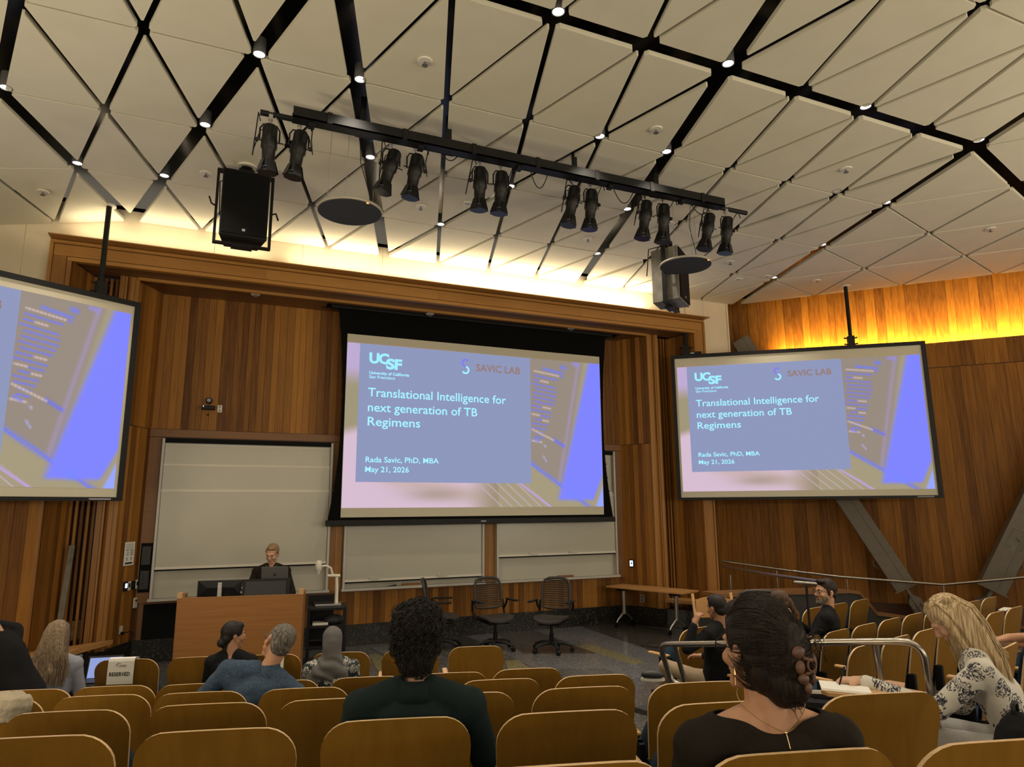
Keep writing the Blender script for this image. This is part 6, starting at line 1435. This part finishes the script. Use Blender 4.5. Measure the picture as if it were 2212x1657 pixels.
mb.tube([(.014, -.154, -.040), (.030, -.156, -.034), (.048, -.148, -.038)], .005, 8)
mb.xf(H); mb.build('claw_clip', M['tort'], t, smooth=True)
g_ = glasses(H, t, 'black')
mb = MB(); mb.tube([(-.080, -.004, -.044), (-.082, -.006, -.060)], .0026, 8); mb.tube([(-.082, -.006, -.066), (-.082, -.006, -.085)], .0012, 6); mb.xf(H); mb.build('earring', M['gold'], t)
nb = I['nb']; 
ch_ = []
for i in range(17):
    a = -math.pi*.62+math.pi*1.24*i/16; ch_.append(nb+V((.092*math.sin(a)+.004, -.058-.036*math.cos(a)*.9+.035*abs(math.sin(a)), .036+.028*abs(math.sin(a))-.045*math.cos(a))))
mb = MB(); mb.tube(ch_, .0011, 5); mb.tube([ch_[8], ch_[8]+V((.004, -.008, -.035))], .0012, 5); mb.ell(ch_[8], (.0035, .003, .0035), n=8, k=6); mb.build('necklace', M['gold'], t)
# ---- 9 blonde woman writing
Hh = aD(2050, 1338, 3.72)
yb = R(17+18)
t, H, I = person('woman with long platinum-blonde hair and white floral blouse, bent over writing', Hh, yb, .57, hy=R(8), hp=R(-42), lean_f=.45, skinm='skinB', shirt='floral', trousers='lightp', shoulder=.175, scale=1.0, voxel=.007, wrinkle=.006,
    arms={-1: ((-.05, .21, -.20), (-.0, .35, .10), ((-.10, 1, -.05), (.1, -.2, -1), .75, 1, 1.05)), 1: ((.05, .1, -.27), (-.10, .24, .03))})
HBl = [('e', (0, -.022, .040), (.088, .102, .094)), ('e', (0, -.070, -.02), (.082, .055, .075)), ('c', (-.072, .01, .03), (-.080, .05, -.15), .030, .018), ('c', (.072, .01, .03), (.080, .05, -.15), .030, .018)]
blobhair(t, H, HBl, 'hblond', .007)
# hair falling down the back follows gravity, built in the body frame
Hc = H.translation; up_h = H.to_3x3() @ V((0, 0, 1)); bk = H.to_3x3() @ V((0, -1, 0)); sdx = H.to_3x3() @ V((1, 0, 0))
mb = MB(); b0 = Hc+bk*.085+up_h*.03
def fall(s, L_): return [Hc+up_h*.115+bk*.02+sdx*s*.3, Hc+up_h*.085+bk*.085+sdx*s*.8, Hc+bk*.125+up_h*.0+sdx*s*1.05+V((0, 0, -.01)), Hc+bk*.155+sdx*s*1.2+V((0, -.03, -.12)), Hc+bk*.165+sdx*s*1.3+V((0, -.075, -.12-L_*.45)), Hc+bk*.16+sdx*s*1.35+V((0, -.10, -.12-L_*.75)), Hc+bk*.15+sdx*s*1.3+V((0, -.11, -.12-L_))]
for s in (-.07, -.045, -.02, .01, .04, .07):
    p = fall(s, .34); 
    for a, b in zip(p[1:-1], p[2:]): mb.caps(a-bk*.018, b-bk*.018, .030, .026, 10)
fuse(mb, .008, 'long_hair', M['hblond'], t, 3)
ps = []
for i in range(420):
    s = RND.uniform(-.088, .085); p = fall(s, RND.uniform(.30, .40)); o_ = V((RND.gauss(0, .004), RND.gauss(0, .004), 0)); off = .016*math.sqrt(max(0, 1-(s/.09)**2))
    ps.append([q+bk*(off+RND.uniform(-.002, .006))+o_ for q in p])
for i in range(520):   # sides falling over the cheek
    sgn = RND.choice((-1, -1, 1)); a = RND.uniform(.10, 2.0); x = .090*sgn*min(1, math.sin(min(a, 1.57))+.1); y0 = .075-.16*min(1, a/2)
    st = Hc+(H.to_3x3() @ V((x*.15, y0*.4, .133))); 
    m1 = Hc+(H.to_3x3() @ V((x*.75, y0*.95, .105))); m2 = Hc+(H.to_3x3() @ V((x*1.08, y0*1.05, .04))); m3 = Hc+(H.to_3x3() @ V((x*1.12, y0*1.02, -.035)))+V((0, 0, -.01)); m4 = m3+V((-.0, -.015-.02*a, -.075)); m5 = m4+V((0, -.03-.03*a, -.08+RND.uniform(-.03, .02)))
    ps.append([st, m1, m2, m3, m4, m5])
strands('hair_strands', t, ps, .0021, 'hblond')
e, w_ = I['J'][-1]
wx = PM[t.name] @ w_
tt = thing('writing_tablet', 'fold-out wooden writing tablet in front of the blonde woman', 'tablet', (wx.x, wx.y, wx.z-.05), yb)
pts = [(-.22, .14, 0), (-.19, -.04, 0), (.08, -.20, 0), (.22, -.20, 0), (.24, -.12, 0), (.10, .05, 0), (-.02, .17, 0), (-.18, .18, 0)]
MB().slab(pts, (0, 0, .018)).build('tablet_top', M['maple'], tt, bevel=.004); MB().tube([(.2, -.18, -.01), (.2, -.22, -.3)], .014, 8).build('arm', M['black'], tt)
tt = thing('notebook', 'open white notebook on the writing tablet under her hand', 'notebook', (wx.x, wx.y, wx.z-.031), yb+R(12))
for s in (0, 1): MB().obox((-.07+.0*s, .09, .004+.005*s), (.10-.01*s, .0, 0), (.01, .12, 0), (0, 0, .003)).build('page', M['paper'], tt)
tt = thing('pen', 'dark pen with silver clip in the writing hand', 'pen', (wx.x, wx.y, wx.z), yb)
MB().tube([(-.07, .10, -.02), (-.05, .07, .075)], .0045, 8).build('barrel', M['black'], tt); MB().tube([(-.05, .066, .06), (-.048, .063, .08)], .003, 6).build('clip', M['silver'], tt)
# ---- 10 man touching his ear
Hh = aD(1548, 1312, 6.45)
t, H, I = person('dark-haired man in black shirt and khaki trousers touching his ear, legs crossed', Hh, R(20), .05, hy=R(-10), hp=R(-5), hr=R(-6), lean_f=-.12, skinm='skinC', shirt='blacksh', trousers='khaki', shoulder=.20, scale=1.0, voxel=.007,
    arms={-1: ((-.20, .10, -.10), (.09, -.03, .20), ((.35, -.15, .75), (.7, -.2, .1), .7, 1)), 1: ((.05, .05, -.27), (-.10, .24, .0))}, legs={-1: ((-.14, .42, .12), (.16, .14, -.38)), 1: ((.0, .42, .0), (.0, .05, -.38))})
blobhair(t, H, [('e', (0, -.020, .036), (.080, .096, .088)), ('e', (0, -.056, -.016), (.067, .050, .060)), ('e', (0, .035, .085), (.055, .045, .03))], 'hblack', .007)
tt = thing('sneaker', 'dark sneaker with pale sole beside the guard rail', 'shoe', aD(1410, 1466, 5.9), R(60))
MB().ell((0, 0, .03), (.040, .10, .040), n=16, k=8).build('upper', M['darkgrey'], tt, smooth=True); mb = MB(); mb.slab([(.042*math.cos(a*math.pi/8), .104*math.sin(a*math.pi/8), -.015) for a in range(16)], (0, 0, .02)); mb.build('sole', M['white'], tt)
# ---- 11 brown-haired woman half hidden
Hh = aD(1680, 1300, 6.8)
t, H, I = person('brown-haired woman with ponytail half hidden behind the dark-haired woman', Hh, R(28), .05, hy=R(12), hp=R(-8), skinm='skinB', shirt='blacksh', shoulder=.165, scale=.95)
blobhair(t, H, [('e', (0, -.022, .036), (.084, .098, .088)), ('e', (0, -.06, -.02), (.068, .052, .06)), ('c', (.0, -.11, .0), (.02, -.15, -.14), .035, .025), ('c', (.02, -.14, -.12), (.03, -.13, -.28), .028, .015)], 'hbrown', .007)
# ---- 12 bearded man, hands together
Hh = aD(1783, 1279, 7.15)
t, H, I = person('bearded man with glasses and grey-dark hair, hands raised together, black jacket', Hh, R(40), .05, hy=R(38), hp=R(3), lean_f=-.20, skinm='skinA', shirt='blacksh', shoulder=.20, scale=1.08, voxel=.0065,
    arms={-1: ((-.06, .16, -.22), (.05, .17, .16), ((.15, .15, 1), (.9, -.2, 0), .10, 1, 1.1, .5)), 1: ((.04, .16, -.22), (-.16, .17, .16), ((-.10, .12, 1), (-.9, -.2, 0), .10, -1, 1.1, .5))})
blobhair(t, H, [('e', (0, -.022, .044), (.082, .098, .090)), ('e', (0, -.056, -.014), (.069, .050, .062)), ('e', (0, .045, .098), (.058, .048, .026)), ('c', (-.068, .012, .02), (-.074, .008, -.02), .014, .010), ('c', (.068, .012, .02), (.074, .008, -.02), .014, .010)], 'hdark', .0065)
blobhair(t, H, [('c', (-.058, .028, -.050), (-.02, .072, -.100), .017, .022), ('c', (.058, .028, -.050), (.02, .072, -.100), .017, .022), ('e', (0, .078, -.098), (.030, .022, .026)), ('c', (-.022, .092, -.050), (.022, .092, -.050), .007, .007)], 'hgrey', .005, name='beard', it=2)
glasses(H, t); eyes(H, t); 
mb = MB(); nb = I['nb']; mb.ringloft([(nb+V((0, .004, -.030)), .072, .066), (nb+V((0, .010, .035)), .060, .060)], 24); mb.f = mb.f[:-2]; mb.m = mb.m[:-2]; o = mb.build('shirt_collar', M['alu'], t, smooth=True); md = o.modifiers.new('s', 'SOLIDIFY'); md.thickness = .005
# ---- 13 arm resting on a tablet at the right edge
hwp = aD(2178, 1378, 4.3)
t = thing('person', 'forearm and loose fist of a person otherwise beyond the right edge of the picture', 'person', (hwp.x, hwp.y, 0), R(65)); z = hwp.z
body = MB(); Wr = V((0, .0, z)); body.caps(V((.0, -.26, z+.0)), Wr, .040, .027); body.caps(V((.0, -.26, z)), V((-.02, -.50, z+.24)), .040, .052); hand(body, Wr, (0, 1, -.15), (0, -.3, -1), .95, -1, 1.0)
hb = V((0, -.58, z+.50)); Hm = Matrix.Translation(hb); head_geo(body, Hm); body.caps(hb+V((0, -.03, -.16)), hb+V((0, -.02, -.06)), .055, .05); body.ringloft([(V((0, -.62, z-.20)), .16, .11), (V((0, -.62, z+.10)), .15, .105), (V((0, -.61, z+.26)), .16, .095), (V((0, -.61, z+.32)), .07, .06)], 20)
fuse(body, .0075, 'body', M['skinA'], t, 3)
top = MB(); top.ringloft([(V((0, -.62, z-.22)), .175, .125), (V((0, -.62, z+.10)), .165, .12), (V((0, -.61, z+.26)), .175, .11), (V((0, -.61, z+.33)), .085, .075)], 20); top.caps(V((-.10, -.56, z+.26)), V((-.02, -.46, z+.18)), .07, .06); fuse(top, .011, 'shirt', M['jeans'], t, 3)
blobhair(t, Hm, SHORT, 'hdark', .008)
tt = thing('side_tablet', 'grey metal-edged tablet arm under the resting fist', 'tablet', (hwp.x, hwp.y, z-.055), R(65)); MB().box((-.16, -.34, -.012), (.12, .14, .006)).build('tablet_top', M['steel'], tt, bevel=.004)
tt = thing('white_sheet', 'white sheet on a folded tablet among the far right seats', 'paper', aD(2172, 1316, 9.0), R(20)); MB().box((-.16, -.05, -.006), (.16, .05, .006)).build('sheet', M['paper'], tt)
# ---- belongings
tt = thing('cream_jacket', 'cream jacket draped over the leftmost seat back of the third row', 'jacket', PM[SEATS[3, 0].name] @ V((.09, -.12, .86)), Y0)
mb = MB(); mb.ringloft([((0, .02, -.10), .10, .045), ((0, .0, -.02), .12, .055), ((0, .0, .03), .11, .045), ((0, .03, .05), .06, .03)], 24); fuse(mb, .009, 'jacket_body', M['cream'], tt, 3, .012, 18)
bq = aD(2200, 1590, 3.1)
tt = thing('backpack', 'black backpack with grey zip standing behind the right-hand seats, at the lower right corner', 'bag', bq-V((0, 0, .26)), R(20))
mb = MB(); mb.ell((0, 0, .19), (.14, .10, .18), n=20, k=14); mb.ell((0, -.08, .14), (.11, .06, .10), n=16, k=10); fuse(mb, .012, 'bag_body', M['blackm'], tt, 3, .012, 12)
MB().tube([(-.13, -.05, .20), (-.08, -.09, .30), (.0, -.08, .36), (.08, -.08, .31), (.13, -.04, .22)], .006, 6).build('zip', M['greycab'], tt, smooth=True)
MB().tube([(-.04, .0, .34), (-.03, .0, .40), (.03, .0, .40), (.04, 0, .34)], .010, 6).build('handle', M['black'], tt, smooth=True)
bq = PM[SEATS[4, 1].name] @ V((-.36, .25, 0))
tt = thing('small_bag', 'dark cloth bag standing between seats of the third and fourth row at left', 'bag', bq, Y0)
mb = MB(); mb.ell((0, 0, .25), (.12, .10, .25), n=16, k=10); fuse(mb, .014, 'bag_body', M['blackm'], tt, 3, .012, 14); MB().box((-.05, -.11, .30), (.05, -.09, .40)).build('label', M['paper'], tt)
# prune empty script leftovers: none
